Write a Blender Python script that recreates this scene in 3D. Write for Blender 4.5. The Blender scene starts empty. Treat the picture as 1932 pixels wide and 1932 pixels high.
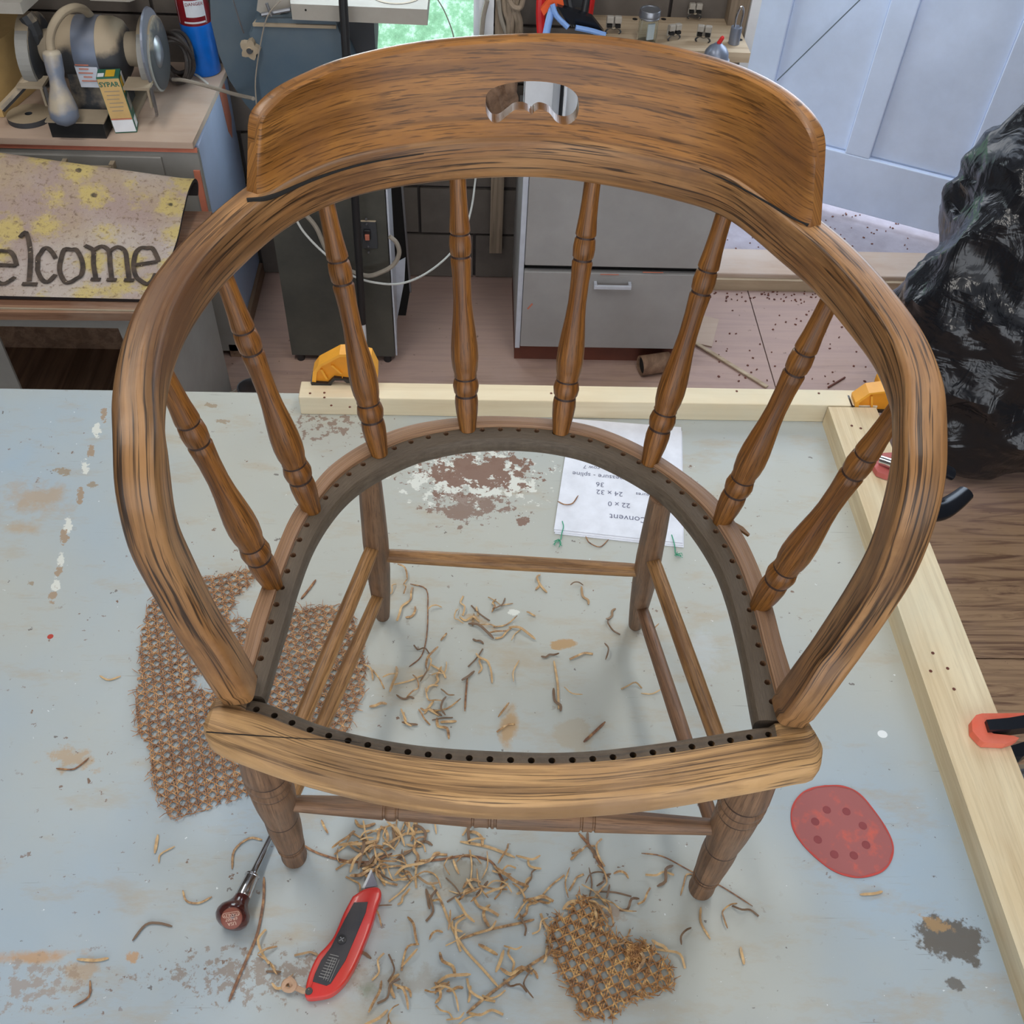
import bpy, bmesh, math, random
from mathutils import Vector as V, Matrix
random.seed(7)
SC = bpy.context.scene
COL = SC.collection
PI = math.pi
# ------------------------------------------------------------------ camera, world, lights, exposure
BT = 0.55                                   # height of the bench top
CF, CTH, CRO, CYAW = 1911.9, 0.84, 0.0559, 0.06
CAMP = V((0, 0, BT + 1.1723))
_F = V((math.sin(CYAW) * math.cos(CTH), math.cos(CYAW) * math.cos(CTH), -math.sin(CTH)))
_R0 = V((math.cos(CYAW), -math.sin(CYAW), 0)); _U0 = _R0.cross(_F)
_R = _R0 * math.cos(CRO) + _U0 * math.sin(CRO)
_U = -_R0 * math.sin(CRO) + _U0 * math.cos(CRO)
cd = bpy.data.cameras.new('camera'); cam = bpy.data.objects.new('camera', cd); COL.objects.link(cam)
cd.sensor_fit = 'HORIZONTAL'; cd.sensor_width = 36; cd.lens = 36 * CF / 1932; cd.clip_start = .02; cd.clip_end = 200
m = Matrix(((_R.x, _U.x, -_F.x, CAMP.x), (_R.y, _U.y, -_F.y, CAMP.y), (_R.z, _U.z, -_F.z, CAMP.z), (0, 0, 0, 1)))
cam.matrix_world = m
SC.camera = cam
SC.view_settings.view_transform = 'Standard'; SC.view_settings.look = 'None'
SC.view_settings.gamma = 1; SC.view_settings.use_curve_mapping = False
SC.view_settings.exposure = 0.16
w = bpy.data.worlds.new('world'); SC.world = w; w.use_nodes = True
bg = w.node_tree.nodes['Background']; bg.inputs[0].default_value = (.90, .94, 1.0, 1); bg.inputs[1].default_value = 2.5
def area(name, loc, target, size, sizey, power, col):
    l = bpy.data.lights.new(name, 'AREA'); l.shape = 'RECTANGLE'; l.size = size; l.size_y = sizey
    l.energy = power; l.color = col
    o = bpy.data.objects.new(name, l); COL.objects.link(o); o.location = loc
    o.rotation_euler = (V(target) - V(loc)).to_track_quat('-Z', 'Y').to_euler()
    return o
area('unseen_ceiling_light', (.5, .9, 2.38), (.5, .9, 0), .3, 1.25, 9, (1, .95, .88))
area('unseen_ceiling_light', (-.8, 1.2, 2.38), (-.8, 1.3, 0), .3, 1.25, 13, (1, .96, .90))  # unseen lamp, added to brighten the dark left side of the room
area('doorway_daylight', (1.25, 2.62, 1.3), (.2, .6, .5), .95, 1.6, 22, (.74, .86, 1.0))
area('window_daylight', (-.24, 2.6, 1.15), (-.2, .8, .6), .5, .9, 7, (.80, .92, 1.0))

# ------------------------------------------------------------------ measuring helpers (true positions on real planes)
def ray(u, v): return _F + _R * ((u - 966) / CF) - _U * ((v - 966) / CF)
def G(u, v, z=BT):
    d = ray(u, v); return CAMP + d * ((z - CAMP.z) / d.z)
def GY(u, v, y):
    d = ray(u, v); return CAMP + d * ((y - CAMP.y) / d.y)
def PR(p):
    d = V(p) - CAMP; return 966 + CF * d.dot(_R) / d.dot(_F), 966 - CF * d.dot(_U) / d.dot(_F)
def PPL(u, v, p0, n):
    d = ray(u, v); return CAMP + d * ((V(p0) - CAMP).dot(n) / d.dot(n))

# ------------------------------------------------------------------ object helpers
def props(o, label=None, cat=None, group=None, kind=None):
    if label: o['label'] = label
    if cat: o['category'] = cat
    if group: o['group'] = group
    if kind: o['kind'] = kind
    return o
def empty(name, loc, label, cat, group=None, rz=0):
    o = bpy.data.objects.new(name, None); COL.objects.link(o); o.location = loc; o.rotation_euler = (0, 0, rz)
    o.empty_display_size = .02
    return props(o, label, cat, group)
def rootloc(p):
    L = V((0, 0, 0))
    while p is not None:
        L += V(p.location); p = p.parent
    return L
def copy_tree(o, parent=None):
    c = o.copy(); COL.objects.link(c); c.parent = parent
    for ch in list(o.children): copy_tree(ch, c)
    return c
class MB:
    def __init__(s): s.v = []; s.f = []; s.uv = []; s.mi = []; s.cm = 0
    def add(s, vs, fs, uvs=None):
        b = len(s.v); s.v += [V(p) for p in vs]
        for i, f in enumerate(fs):
            s.f.append([b + k for k in f]); s.mi.append(s.cm)
            s.uv.append([uvs[k] for k in f] if uvs and not isinstance(uvs, dict) else (uvs[i] if uvs else [(0, 0)] * len(f)))
        return s
    def box(s, c, d, rz=0, M=None, bev=0):
        c = V(c); hx, hy, hz = d[0] / 2, d[1] / 2, d[2] / 2
        R = M if M is not None else Matrix.Rotation(rz, 3, 'Z')
        if bev <= 0:
            vs = [c + R @ V((x, y, z)) for z in (-hz, hz) for y in (-hy, hy) for x in (-hx, hx)]
            fs = [(0, 2, 3, 1), (4, 5, 7, 6), (0, 1, 5, 4), (2, 6, 7, 3), (0, 4, 6, 2), (1, 3, 7, 5)]
            return s.add(vs, fs)
        bm = bmesh.new(); bmesh.ops.create_cube(bm, size=1)
        for q in bm.verts: q.co = V((q.co.x * d[0], q.co.y * d[1], q.co.z * d[2]))
        bmesh.ops.bevel(bm, geom=bm.edges[:], offset=bev, segments=2, affect='EDGES', profile=.5)
        bm.verts.index_update()
        s.add([c + R @ q.co for q in bm.verts], [[q.index for q in f.verts] for f in bm.faces]); bm.free(); return s
    def lathe(s, p0, p1, prof, seg=20, cap=True, M=None):
        p0, p1 = V(p0), V(p1); ax = p1 - p0; L = ax.length; ax.normalize()
        a = ax.orthogonal().normalized(); b = ax.cross(a)
        vs = []; fs = []; uv = []
        n = len(prof)
        rm = max(r for t, r in prof)
        for i, (t, r) in enumerate(prof):
            for k in range(seg + 1):
                an = 2 * PI * k / seg
                vs.append(p0 + ax * (L * t) + (a * math.cos(an) + b * math.sin(an)) * r); uv.append((L * t, an * rm))
        for i in range(n - 1):
            for k in range(seg):
                q = i * (seg + 1) + k; fs.append((q, q + 1, q + seg + 2, q + seg + 1))
        if cap:
            for i, rv in ((0, True), (n - 1, False)):
                if prof[i][1] > 1e-5:
                    ids = [i * (seg + 1) + k for k in range(seg)]
                    fs.append(ids[::-1] if rv else ids)
        return s.add(vs, fs, uv)
    def cyl(s, p0, p1, r0, r1=None, seg=16):
        return s.lathe(p0, p1, [(0, r0), (1, r0 if r1 is None else r1)], seg)
    def tube(s, pts, r, seg=8, sub=4, flat=1.0):
        pts = spline([V(p) for p in pts], sub) if sub > 1 else [V(p) for p in pts]
        n = len(pts); vs = []; fs = []; uv = []; L = 0
        T = (pts[1] - pts[0]).normalized(); N = T.orthogonal().normalized()
        if abs(T.z) < .9: N = V((0, 0, 1)).cross(T).normalized()
        for i in range(n):
            T = (pts[min(i + 1, n - 1)] - pts[max(i - 1, 0)]).normalized()
            N = (N - T * N.dot(T)).normalized(); B = T.cross(N)
            if i: L += (pts[i] - pts[i - 1]).length
            rr = r(i / (n - 1)) if callable(r) else r
            for k in range(seg + 1):
                an = 2 * PI * k / seg
                vs.append(pts[i] + N * (math.cos(an) * rr) + B * (math.sin(an) * rr * flat)); uv.append((L, an * rr))
        for i in range(n - 1):
            for k in range(seg):
                q = i * (seg + 1) + k; fs.append((q, q + 1, q + seg + 2, q + seg + 1))
        fs.append([k for k in range(seg)][::-1]); fs.append([(n - 1) * (seg + 1) + k for k in range(seg)])
        return s.add(vs, fs, uv)
    def prism(s, poly, off):
        n = len(poly); off = V(off); poly = [V(p) for p in poly]
        nn = V((0, 0, 0))
        for i in range(n): nn += poly[i].cross(poly[(i + 1) % n])
        if nn.dot(off) < 0: poly = poly[::-1]
        vs = poly + [p + off for p in poly]
        fs = [list(range(n))[::-1], list(range(n, 2 * n))] + [(i, (i + 1) % n, n + (i + 1) % n, n + i) for i in range(n)]
        return s.add(vs, fs)
    def sphere(s, c, r, seg=16, rings=10, M=None, zs=1.0):
        c = V(c); vs = []; fs = []
        for i in range(rings + 1):
            th = PI * i / rings
            for k in range(seg):
                ph = 2 * PI * k / seg
                q = V((math.sin(th) * math.cos(ph) * r, math.sin(th) * math.sin(ph) * r, math.cos(th) * r * zs))
                vs.append(c + (M @ q if M is not None else q))
        for i in range(rings):
            for k in range(seg):
                a = i * seg + k; b = i * seg + (k + 1) % seg
                fs.append((a, a + seg, b + seg, b))
        return s.add(vs, fs)
    def ribbon(s, pts, wd, th=.0008, up=V((0, 0, 1)), taper=False):
        pts = [V(p) for p in pts]; n = len(pts); vs = []; fs = []
        for i in range(n):
            T = (pts[min(i + 1, n - 1)] - pts[max(i - 1, 0)]).normalized()
            S = T.cross(up)
            S = S.normalized() if S.length > 1e-6 else V((1, 0, 0))
            ww = wd / 2
            if taper and i in (0, n - 1): ww *= .45
            for sg in (-1, 1): vs += [pts[i] + S * (ww * sg), pts[i] + S * (ww * sg) + up * th]
        for i in range(n - 1):
            a = i * 4; b = a + 4
            fs += [(a, a + 2, b + 2, b), (a + 1, b + 1, b + 3, a + 3), (a, b, b + 1, a + 1), (a + 2, a + 3, b + 3, b + 2)]
        fs += [(0, 1, 3, 2), (4 * n - 4, 4 * n - 2, 4 * n - 1, 4 * n - 3)]
        return s.add(vs, fs)
    def build(s, name, mat, parent=None, smooth=False, origin=None, label=None, cat=None, group=None, kind=None):
        L = rootloc(parent) if parent is not None else V(origin) if origin is not None else V((0, 0, 0))
        me = bpy.data.meshes.new(name)
        me.from_pydata([tuple(p - L) for p in s.v], [], s.f)
        ul = me.uv_layers.new(name='UVMap')
        k = 0
        flat = []
        for u in s.uv:
            for c in u: flat += [c[0], c[1]]
        if len(flat) == 2 * len(me.loops): ul.data.foreach_set('uv', flat)
        mats = mat if isinstance(mat, (list, tuple)) else [mat]
        for q in mats: me.materials.append(q)
        if len(mats) > 1: me.polygons.foreach_set('material_index', s.mi)
        if smooth:
            me.polygons.foreach_set('use_smooth', [True] * len(me.polygons))
            try: me.set_sharp_from_angle(angle=math.radians(40 if smooth is True else smooth))
            except Exception: pass
        me.validate(); me.update()
        o = bpy.data.objects.new(name, me); COL.objects.link(o)
        if parent is not None: o.parent = parent
        else: o.location = L
        return props(o, label, cat, group, kind)
def spline(pts, sub=6):
    if len(pts) < 3:
        return [pts[0].lerp(pts[-1], i / sub) for i in range(sub + 1)]
    out = []; P = [pts[0] * 2 - pts[1]] + list(pts) + [pts[-1] * 2 - pts[-2]]
    for i in range(1, len(P) - 2):
        for k in range(sub):
            t = k / sub; a, b, c, d = P[i - 1], P[i], P[i + 1], P[i + 2]
            out.append(.5 * ((2 * b) + (c - a) * t + (2 * a - 5 * b + 4 * c - d) * t * t + (3 * b - a - 3 * c + d) * t ** 3))
    out.append(pts[-1]); return out
def resample(pts, n):
    d = [0]
    for i in range(1, len(pts)): d.append(d[-1] + (pts[i] - pts[i - 1]).length)
    out = []; j = 0
    for k in range(n):
        s = d[-1] * k / (n - 1)
        while j < len(pts) - 2 and d[j + 1] < s: j += 1
        t = (s - d[j]) / max(1e-9, d[j + 1] - d[j]); out.append(pts[j].lerp(pts[j + 1], min(1, max(0, t))))
    return out

# ------------------------------------------------------------------ materials
class NT:
    def __init__(s, name):
        s.m = bpy.data.materials.new(name); s.m.use_nodes = True; s.t = s.m.node_tree; s.n = s.t.nodes
        s.b = s.n['Principled BSDF']
    def node(s, ty, ins=None, **kw):
        q = s.n.new(ty)
        for k, v in kw.items(): setattr(q, k, v)
        for k, v in (ins or {}).items():
            if isinstance(v, bpy.types.NodeSocket): s.t.links.new(v, q.inputs[k])
            else: q.inputs[k].default_value = v
        return q
    def coord(s, kind='Object'): return s.node('ShaderNodeTexCoord').outputs[kind]
    def mapv(s, vec, scale=(1, 1, 1), loc=(0, 0, 0), rot=(0, 0, 0)):
        return s.node('ShaderNodeMapping', {0: vec, 1: loc, 2: rot, 3: scale}).outputs[0]
    def noise(s, vec, scale=5, detail=5, rough=.55, dist=0):
        return s.node('ShaderNodeTexNoise', {'Vector': vec, 'Scale': scale, 'Detail': detail, 'Roughness': rough, 'Distortion': dist}).outputs['Fac']
    def ramp(s, fac, stops, interp='LINEAR'):
        r = s.node('ShaderNodeValToRGB', {0: fac}); e = r.color_ramp; e.interpolation = interp
        while len(e.elements) > 1: e.elements.remove(e.elements[-1])
        e.elements[0].position = stops[0][0]; e.elements[0].color = c4(stops[0][1])
        for p, c in stops[1:]:
            q = e.elements.new(p); q.color = c4(c)
        return r.outputs[0]
    def mix(s, fac, a, b, mode='MIX'):
        q = s.node('ShaderNodeMix', data_type='RGBA', blend_type=mode)
        for i, v in ((0, fac), (6, a), (7, b)):
            if isinstance(v, bpy.types.NodeSocket): s.t.links.new(v, q.inputs[i])
            else: q.inputs[i].default_value = v if i == 0 else c4(v)
        return q.outputs[2]
    def math(s, op, a, b=0, c=0, clamp=False):
        q = s.node('ShaderNodeMath', operation=op, use_clamp=clamp)
        for i, v in enumerate((a, b, c)):
            if isinstance(v, bpy.types.NodeSocket): s.t.links.new(v, q.inputs[i])
            else: q.inputs[i].default_value = v
        return q.outputs[0]
    def set(s, **kw):
        for k, v in kw.items():
            k = {'color': 'Base Color', 'rough': 'Roughness', 'metal': 'Metallic', 'spec': 'Specular IOR Level', 'coat': 'Coat Weight', 'trans': 'Transmission Weight', 'ior': 'IOR'}.get(k, k)
            if isinstance(v, bpy.types.NodeSocket): s.t.links.new(v, s.b.inputs[k])
            else: s.b.inputs[k].default_value = c4(v) if k == 'Base Color' else v
        return s
    def bump(s, h, strength=.3, dist=.001):
        q = s.node('ShaderNodeBump', {'Strength': strength, 'Distance': dist, 'Height': h}); s.t.links.new(q.outputs[0], s.b.inputs['Normal']); return s
def c4(c):
    if isinstance(c, (int, float)): return (c, c, c, 1)
    return (c[0], c[1], c[2], 1)
def rgb(r, g, b):
    f = lambda x: (x / 255 / 12.92) if x / 255 <= .04045 else ((x / 255 + .055) / 1.055) ** 2.4
    return (f(r), f(g), f(b))
def plain(name, col, rough=.5, metal=0, dirt=None, dscale=30, amount=.5, bumpn=0, spec=.5, **kw):
    t = NT(name); c = t.coord()
    n = t.noise(c, dscale, 6, .6)
    base = t.mix(t.ramp(n, [(.3, 0), (.75, 1)]), col, [x * .82 for x in col[:3]])
    if dirt is not None:
        base = t.mix(t.math('MULTIPLY', t.ramp(t.noise(c, dscale * .4, 8, .65), [(.5 - amount * .3, 0), (.72, 1)]), amount), base, dirt)
    t.set(color=base, rough=rough, metal=metal, spec=spec, **kw)
    if bumpn: t.bump(t.noise(c, dscale * 6, 4), bumpn, .001)
    return t.m
def wood(name, dark, mid, light, kind='UV', axis=0, gscale=1.0, pores=.6, blotch=None, bl=.5, rough=.5, coat=0, ring=1.0, seed=0, bump=.35, band=None, cont=1.0, pf=(26, 620)):
    """long grain along one axis (metres): broad streaks, fine dark pores and worn blotches"""
    t = NT(name); c = t.coord('UV' if kind == 'UV' else 'Object')
    def sc(along, across):
        v = [across * gscale] * 3; v[axis] = along * gscale; return v
    c = t.mapv(c, loc=(seed * 1.37, seed * .71, seed * .3))
    wob = t.noise(t.mapv(c, sc(5, 14)), 1, 3)
    n1 = t.noise(t.mapv(c, sc(4, 110)), 1, 5, .6, .6)
    n2 = t.noise(t.mapv(c, sc(*pf)), 1, 3, .6, .3)
    n3 = t.noise(t.mapv(c, sc(9, 34)), 1, 5, .6, .4)
    base = t.mix(t.ramp(n3, [(.32, 0), (.68, 1)]), mid, light)
    base = t.mix(t.math('MULTIPLY', t.ramp(n1, [(.40, 1), (.56, 0)]), .55 * cont), base, dark)
    base = t.mix(t.math('MULTIPLY', t.ramp(n2, [(.39, 1), (.47, 0)]), pores), base, [x * .45 for x in dark])
    if blotch is not None:
        b = t.noise(t.mapv(c, sc(7, 11)), 1, 6, .65)
        base = t.mix(t.math('MULTIPLY', t.ramp(b, [(.48, 0), (.64, 1)]), bl), base, blotch)
    if band is not None:
        uvx = t.node('ShaderNodeSeparateXYZ', {0: t.coord('UV')}).outputs[1]
        e = t.math('ADD', uvx, t.math('MULTIPLY', t.math('SUBTRACT', t.noise(t.mapv(c, (60, 60, 60)), 1, 4), .5), band[3]))
        lo = t.math('GREATER_THAN', e, band[0]); hi = t.math('LESS_THAN', e, band[1])
        f = t.math('MULTIPLY', lo, hi)
        if len(band) > 4:
            ux_ = t.node('ShaderNodeSeparateXYZ', {0: t.coord('UV')}).outputs[0]
            f = t.math('MULTIPLY', f, t.math('MULTIPLY', t.math('GREATER_THAN', ux_, band[4]), t.math('LESS_THAN', ux_, band[5])))
        gr = t.noise(t.mapv(c, (70, 70, 70)), 1, 6, .7)
        gcol = t.mix(t.ramp(gr, [(.35, 0), (.65, 1)]), band[2], [x * 2.1 for x in band[2]])
        base = t.mix(t.math('MULTIPLY', f, .9), base, gcol)
    t.set(color=base, rough=rough, coat=coat * .4, spec=.32)
    h = t.math('ADD', t.math('MULTIPLY', n2, .7), n1)
    t.bump(h, bump, .0008)
    return t.m
OAK = ((.050, .020, .008), (.235, .105, .033), (.36, .175, .062))
M = {}
M['crest'] = wood('oak_crest', (.075, .031, .008), (.235, .096, .021), (.335, .150, .038), gscale=.9, pores=.7, blotch=(.16, .072, .032), bl=.55, rough=.36, coat=.12)
M['bow'] = wood('oak_bow', (.045, .022, .010), (.225, .100, .031), (.36, .192, .078), gscale=.8, pores=.9, pf=(12, 480), blotch=(.120, .055, .024), bl=.85, rough=.42, coat=.08, seed=3)
M['spindle'] = wood('oak_spindle', (.050, .019, .005), (.205, .076, .015), (.30, .125, .027), gscale=1.1, pores=.6, blotch=(.10, .042, .018), bl=.5, rough=.36, coat=.12, seed=5)
M['rail'] = wood('oak_rail', (.16, .085, .036), (.40, .225, .088), (.54, .325, .140), gscale=1.6, pores=.85, blotch=(.34, .21, .115), bl=.35, rough=.5, seed=8, pf=(5, 330), band=(-1, .0155, (.040, .032, .024), .004, G(466, 1312, BT + .44).x, G(1462, 1360, BT + .44).x), bump=.6, cont=1.3)
M['ring'] = wood('oak_ring', (.09, .045, .024), (.27, .145, .075), (.40, .235, .13), gscale=.8, pores=.5, blotch=(.30, .19, .13), bl=.7, rough=.5, seed=9, band=(.50, 9, (.052, .042, .030), .06))
M['leg'] = wood('walnut_leg', (.050, .024, .012), (.160, .082, .040), (.245, .138, .075), gscale=1.0, pores=.45, blotch=(.12, .08, .055), bl=.6, rough=.5, seed=11)
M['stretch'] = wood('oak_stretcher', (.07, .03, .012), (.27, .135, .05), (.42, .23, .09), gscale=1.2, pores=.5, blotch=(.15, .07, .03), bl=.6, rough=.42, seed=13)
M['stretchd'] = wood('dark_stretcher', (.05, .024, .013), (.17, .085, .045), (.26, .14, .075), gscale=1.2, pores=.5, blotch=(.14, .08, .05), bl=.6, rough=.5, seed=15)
M['groove_shade'] = plain('painted_groove_shade', rgb(52, 30, 18), .6)  # dark colour standing in for the shade inside turned grooves
M['pinex'] = wood('pine_x', (.40, .27, .13), (.68, .56, .37), (.78, .69, .50), kind='Object', axis=0, gscale=.30, pores=.0, blotch=(.62, .58, .44), bl=.6, rough=.7, seed=2, bump=.2, cont=.35)
M['piney'] = wood('pine_y', (.36, .22, .09), (.66, .53, .33), (.76, .66, .46), kind='Object', axis=1, gscale=.40, pores=.1, blotch=(.60, .55, .40), bl=.5, rough=.7, seed=4, bump=.2, cont=.6)

def bench_paint():
    t = NT('worn_grey_blue_paint'); c = t.coord()
    n = t.noise(c, 3.2, 7, .6); base = t.mix(t.ramp(n, [(.3, 0), (.7, 1)]), rgb(158, 175, 188), rgb(172, 178, 176))
    n = t.noise(c, 1.5, 3, .5)
    base = t.mix(t.ramp(n, [(.40, 0), (.62, .8)]), base, rgb(177, 177, 166))
    wr = t.noise(t.mapv(c, (8, 22, 8), rot=(0, 0, .5)), 1, 7, .7)
    base = t.mix(t.math('MULTIPLY', t.ramp(wr, [(.53, 0), (.70, 1)]), .5), base, rgb(170, 150, 118))
    # fine scratches in two directions
    for rot, sd in ((.35, 0), (-1.0, 3), (1.5, 7)):
        sc = t.noise(t.mapv(c, (9, 420, 9), rot=(0, 0, rot), loc=(sd, sd, 0)), 1, 3, .5)
        ms = t.noise(t.mapv(c, (11, 11, 11), loc=(sd, 0, 2)), 1, 3)
        f = t.math('MULTIPLY', t.ramp(sc, [(.70, 0), (.735, 1)]), t.ramp(ms, [(.5, 0), (.62, .6)]))
        base = t.mix(f, base, rgb(120, 118, 110))
    ch = t.noise(c, 75, 4, .6); big = t.noise(c, 4.5, 4, .6)
    base = t.mix(t.math('MULTIPLY', t.ramp(ch, [(.665, 0), (.69, 1)]), t.ramp(big, [(.45, .1), (.6, 1)])), base, rgb(120, 96, 80))
    ch = t.noise(t.mapv(c, loc=(5, 5, 5)), 120, 3, .6)
    base = t.mix(t.ramp(ch, [(.72, 0), (.74, .9)]), base, rgb(222, 228, 228))
    ch = t.noise(t.mapv(c, loc=(9, 2, 5)), 60, 3, .6)
    base = t.mix(t.ramp(ch, [(.70, 0), (.72, .8)]), base, rgb(96, 88, 82))
    def patch(u, v, ru, rv, col, thr=.55, soft=.08, nsc=60, amt=.9, ang=0, edge=.45, base=None):
        p = G(u, v); k = .00063 * (1.0 + .35 * (1000 - v) / 1000)
        q = t.mapv(t.mapv(c, loc=(-p.x, -p.y, -p.z)), (1, 1, 1), rot=(0, 0, ang))
        q = t.mapv(q, (1 / (ru * k), 1 / (rv * k * 1.15), 1))
        ln = t.node('ShaderNodeVectorMath', {0: q}, operation='LENGTH').outputs['Value']
        fall = t.math('SUBTRACT', 1, ln, clamp=True)
        nn = t.noise(t.mapv(c, loc=(u * .01, v * .01, 0)), nsc, 7, .68)
        e = t.math('ADD', nn, t.math('MULTIPLY', fall, edge))
        e = t.math('MULTIPLY', e, t.math('GREATER_THAN', fall, .001))
        f = t.math('MULTIPLY', t.ramp(e, [(thr, 0), (thr + soft, 1)]), amt)
        return t.mix(f, base, col)
    br = rgb(120, 88, 72); wh = rgb(214, 216, 208); tan = rgb(176, 142, 96); rust = rgb(186, 142, 92); dk = rgb(92, 84, 74)
    L = [(900, 905, 230, 105, wh, .63, .02, 55, .9, 0, .30), (900, 890, 240, 100, br, .645, .02, 40, .95, 0, .30), (880, 960, 150, 70, br, .66, .02, 50, .8, 0, .30),
         (990, 985, 50, 30, br, .68, .02, 50, .9, 0, .35), (620, 800, 180, 90, br, .66, .02, 60, .7, 0, .2),
         (70, 940, 130, 70, tan, .62, .2, 25, .55, .3, .4), (40, 1000, 110, 40, tan, .68, .2, 25, .4, 0, .4),
         (55, 1806, 160, 20, rust, .60, .25, 40, .75, -.06, .5), (150, 1835, 60, 40, tan, .6, .15, 30, .6, 0, .4), (252, 1808, 26, 18, rust, .6, .1, 60, .8, 0, .4),
         (1790, 1770, 115, 62, dk, .62, .07, 45, .9, .3, .55), (1760, 1740, 60, 30, tan, .66, .08, 60, .7, .3, .4), (1800, 1855, 50, 20, dk, .66, .07, 60, .8, .3, .4),
         (962, 1365, 34, 70, tan, .58, .2, 22, .8, 0, .45), (1085, 1385, 60, 50, rgb(170, 160, 140), .55, .1, 20, .7, 0, .5),
         (1060, 1215, 40, 16, tan, .55, .1, 40, .9, 0, .4), (900, 1170, 90, 20, tan, .64, .15, 40, .6, .5, .4),
         (690, 1868, 40, 24, rgb(98, 130, 104), .6, .2, 40, .7, 0, .4), (870, 1650, 90, 60, rgb(140, 134, 118), .60, .12, 35, .7, 0, .45),
         (480, 1840, 420, 90, rgb(136, 116, 98), .66, .05, 95, .7, 0, .25), (60, 1860, 320, 90, rgb(150, 128, 108), .67, .05, 95, .6, 0, .25),
         (140, 1430, 110, 50, tan, .66, .1, 40, .6, 0, .35), (690, 1850, 420, 70, rgb(150, 140, 124), .66, .12, 30, .5, 0, .3),
         (1160, 1720, 40, 26, rgb(158, 134, 112), .6, .1, 40, .7, 0, .4), (1285, 905, 60, 30, br, .72, .03, 60, .8, 0, .35), (1330, 1230, 60, 90, rgb(186, 196, 202), .6, .2, 20, .4, 0, .4)]
    for i, (u, v) in enumerate([(196, 783), (183, 812), (172, 850), (160, 880), (152, 935), (128, 990), (122, 1012), (115, 1055), (112, 1075), (106, 1105), (100, 1122)]):
        L.append((u, v, 12, 26, wh if i % 2 else rgb(158, 136, 112), .58, .03, 90, .9, -.25, .3))
    for u, v, s_ in [(120, 890, 30), (175, 915, 22), (60, 1100, 14), (395, 765, 22), (420, 795, 20), (560, 850, 20)]:
        L.append((u, v, s_, s_ * .5, rgb(150, 134, 112), .6, .03, 80, .85, .2, .3))
    L.append((95, 1201, 7, 6, rgb(170, 60, 48), .3, .05, 60, 1, 0, .6))
    L.append((1665, 1385, 12, 9, rgb(228, 232, 232), .45, .05, 60, 1, 0, .6)); L.append((970, 1155, 16, 12, wh, .6, .03, 120, 1, 0, .4))
    for a in L: base = patch(*a, base=base)
    t.set(color=base, rough=t.ramp(t.noise(c, 9, 5), [(.3, .38), (.7, .62)]), spec=.4)
    t.bump(t.noise(c, 55, 5), .12, .001)
    return t.m
M['bench'] = bench_paint()
M['bench_edge'] = plain('bench_edge_paint', rgb(120, 134, 142), .6, dirt=rgb(110, 90, 70), dscale=14)
def floor_mat():
    t = NT('dusty_plywood_floor'); c = t.coord()
    g1 = t.noise(t.mapv(c, (2.2, 24, 1)), 1, 4, .6, 2.2); g2 = t.noise(t.mapv(c, (3, 130, 1)), 1, 4, .6)
    base = t.mix(t.ramp(g1, [(.40, 0), (.52, 1)]), rgb(118, 88, 68), rgb(170, 138, 106))
    base = t.mix(t.math('MULTIPLY', t.ramp(g2, [(.4, 1), (.52, 0)]), .3), base, rgb(84, 60, 50))
    sep = t.node('ShaderNodeSeparateXYZ', {0: c})
    d = t.noise(c, 1.7, 6, .6)
    dust = t.math('ADD', t.math('MULTIPLY', sep.outputs[1], .42), t.math('SUBTRACT', d, 1.02))
    base = t.mix(t.ramp(dust, [(.0, 0), (.38, .85)]), base, rgb(176, 150, 142))
    sp = t.noise(c, 60, 3)
    base = t.mix(t.ramp(sp, [(.70, 0), (.73, .7)]), base, rgb(96, 76, 70))
    t.set(color=base, rough=.75); t.bump(g2, .2, .001); return t.m
M['floor'] = floor_mat()
M['metal_grey'] = plain('grey_enamel', rgb(160, 160, 160), .45, dirt=rgb(126, 118, 112), dscale=8, amount=.35)
M['metal_blue'] = plain('pale_blue_enamel', rgb(172, 188, 220), .42, dirt=rgb(150, 150, 160), dscale=5, amount=.3)
M['metal_light'] = plain('light_edge', rgb(196, 202, 214), .4)
M['primer'] = plain('orange_primer', rgb(214, 130, 102), .6, dirt=rgb(160, 90, 80), dscale=20)
M['drawer_grey'] = plain('drawer_grey', rgb(150, 150, 146), .5, dirt=rgb(110, 100, 92), dscale=10, amount=.4)
M['dark'] = plain('dark_gap', rgb(22, 20, 19), .9)
M['rust'] = plain('rusty_base', rgb(110, 58, 42), .8, dirt=rgb(60, 40, 34), dscale=20)
M['black_stand'] = plain('black_stand', rgb(50, 52, 50), .5, dirt=rgb(96, 94, 84), dscale=9, amount=.7)
M['saw_blue'] = plain('saw_blue', rgb(70, 90, 106), .5, dirt=rgb(120, 122, 116), dscale=5, amount=.45)
M['saw_table'] = plain('dusty_cast', rgb(168, 164, 156), .6, dirt=rgb(126, 116, 104), dscale=10, amount=.5)
def dusty(name, col, dust, rough=.6):
    t = NT(name); c = t.coord(); nz = t.node('ShaderNodeSeparateXYZ', {0: t.node('ShaderNodeNewGeometry').outputs['Normal']}).outputs[2]
    f = t.math('ADD', nz, t.math('MULTIPLY', t.math('SUBTRACT', t.noise(c, 22, 5), .5), .9))
    t.set(color=t.mix(t.ramp(f, [(.15, 0), (.45, .95)]), col, dust), rough=rough); return t.m
M['dust_black'] = dusty('dusty_black', rgb(56, 58, 62), rgb(168, 152, 128))
M['dusttan'] = plain('sawdust_coat', rgb(164, 150, 128), .9, dirt=rgb(130, 116, 98), dscale=10)
M['lampsteel'] = dusty('dusty_lamp_steel', rgb(112, 122, 140), rgb(176, 164, 144), .35)
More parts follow.
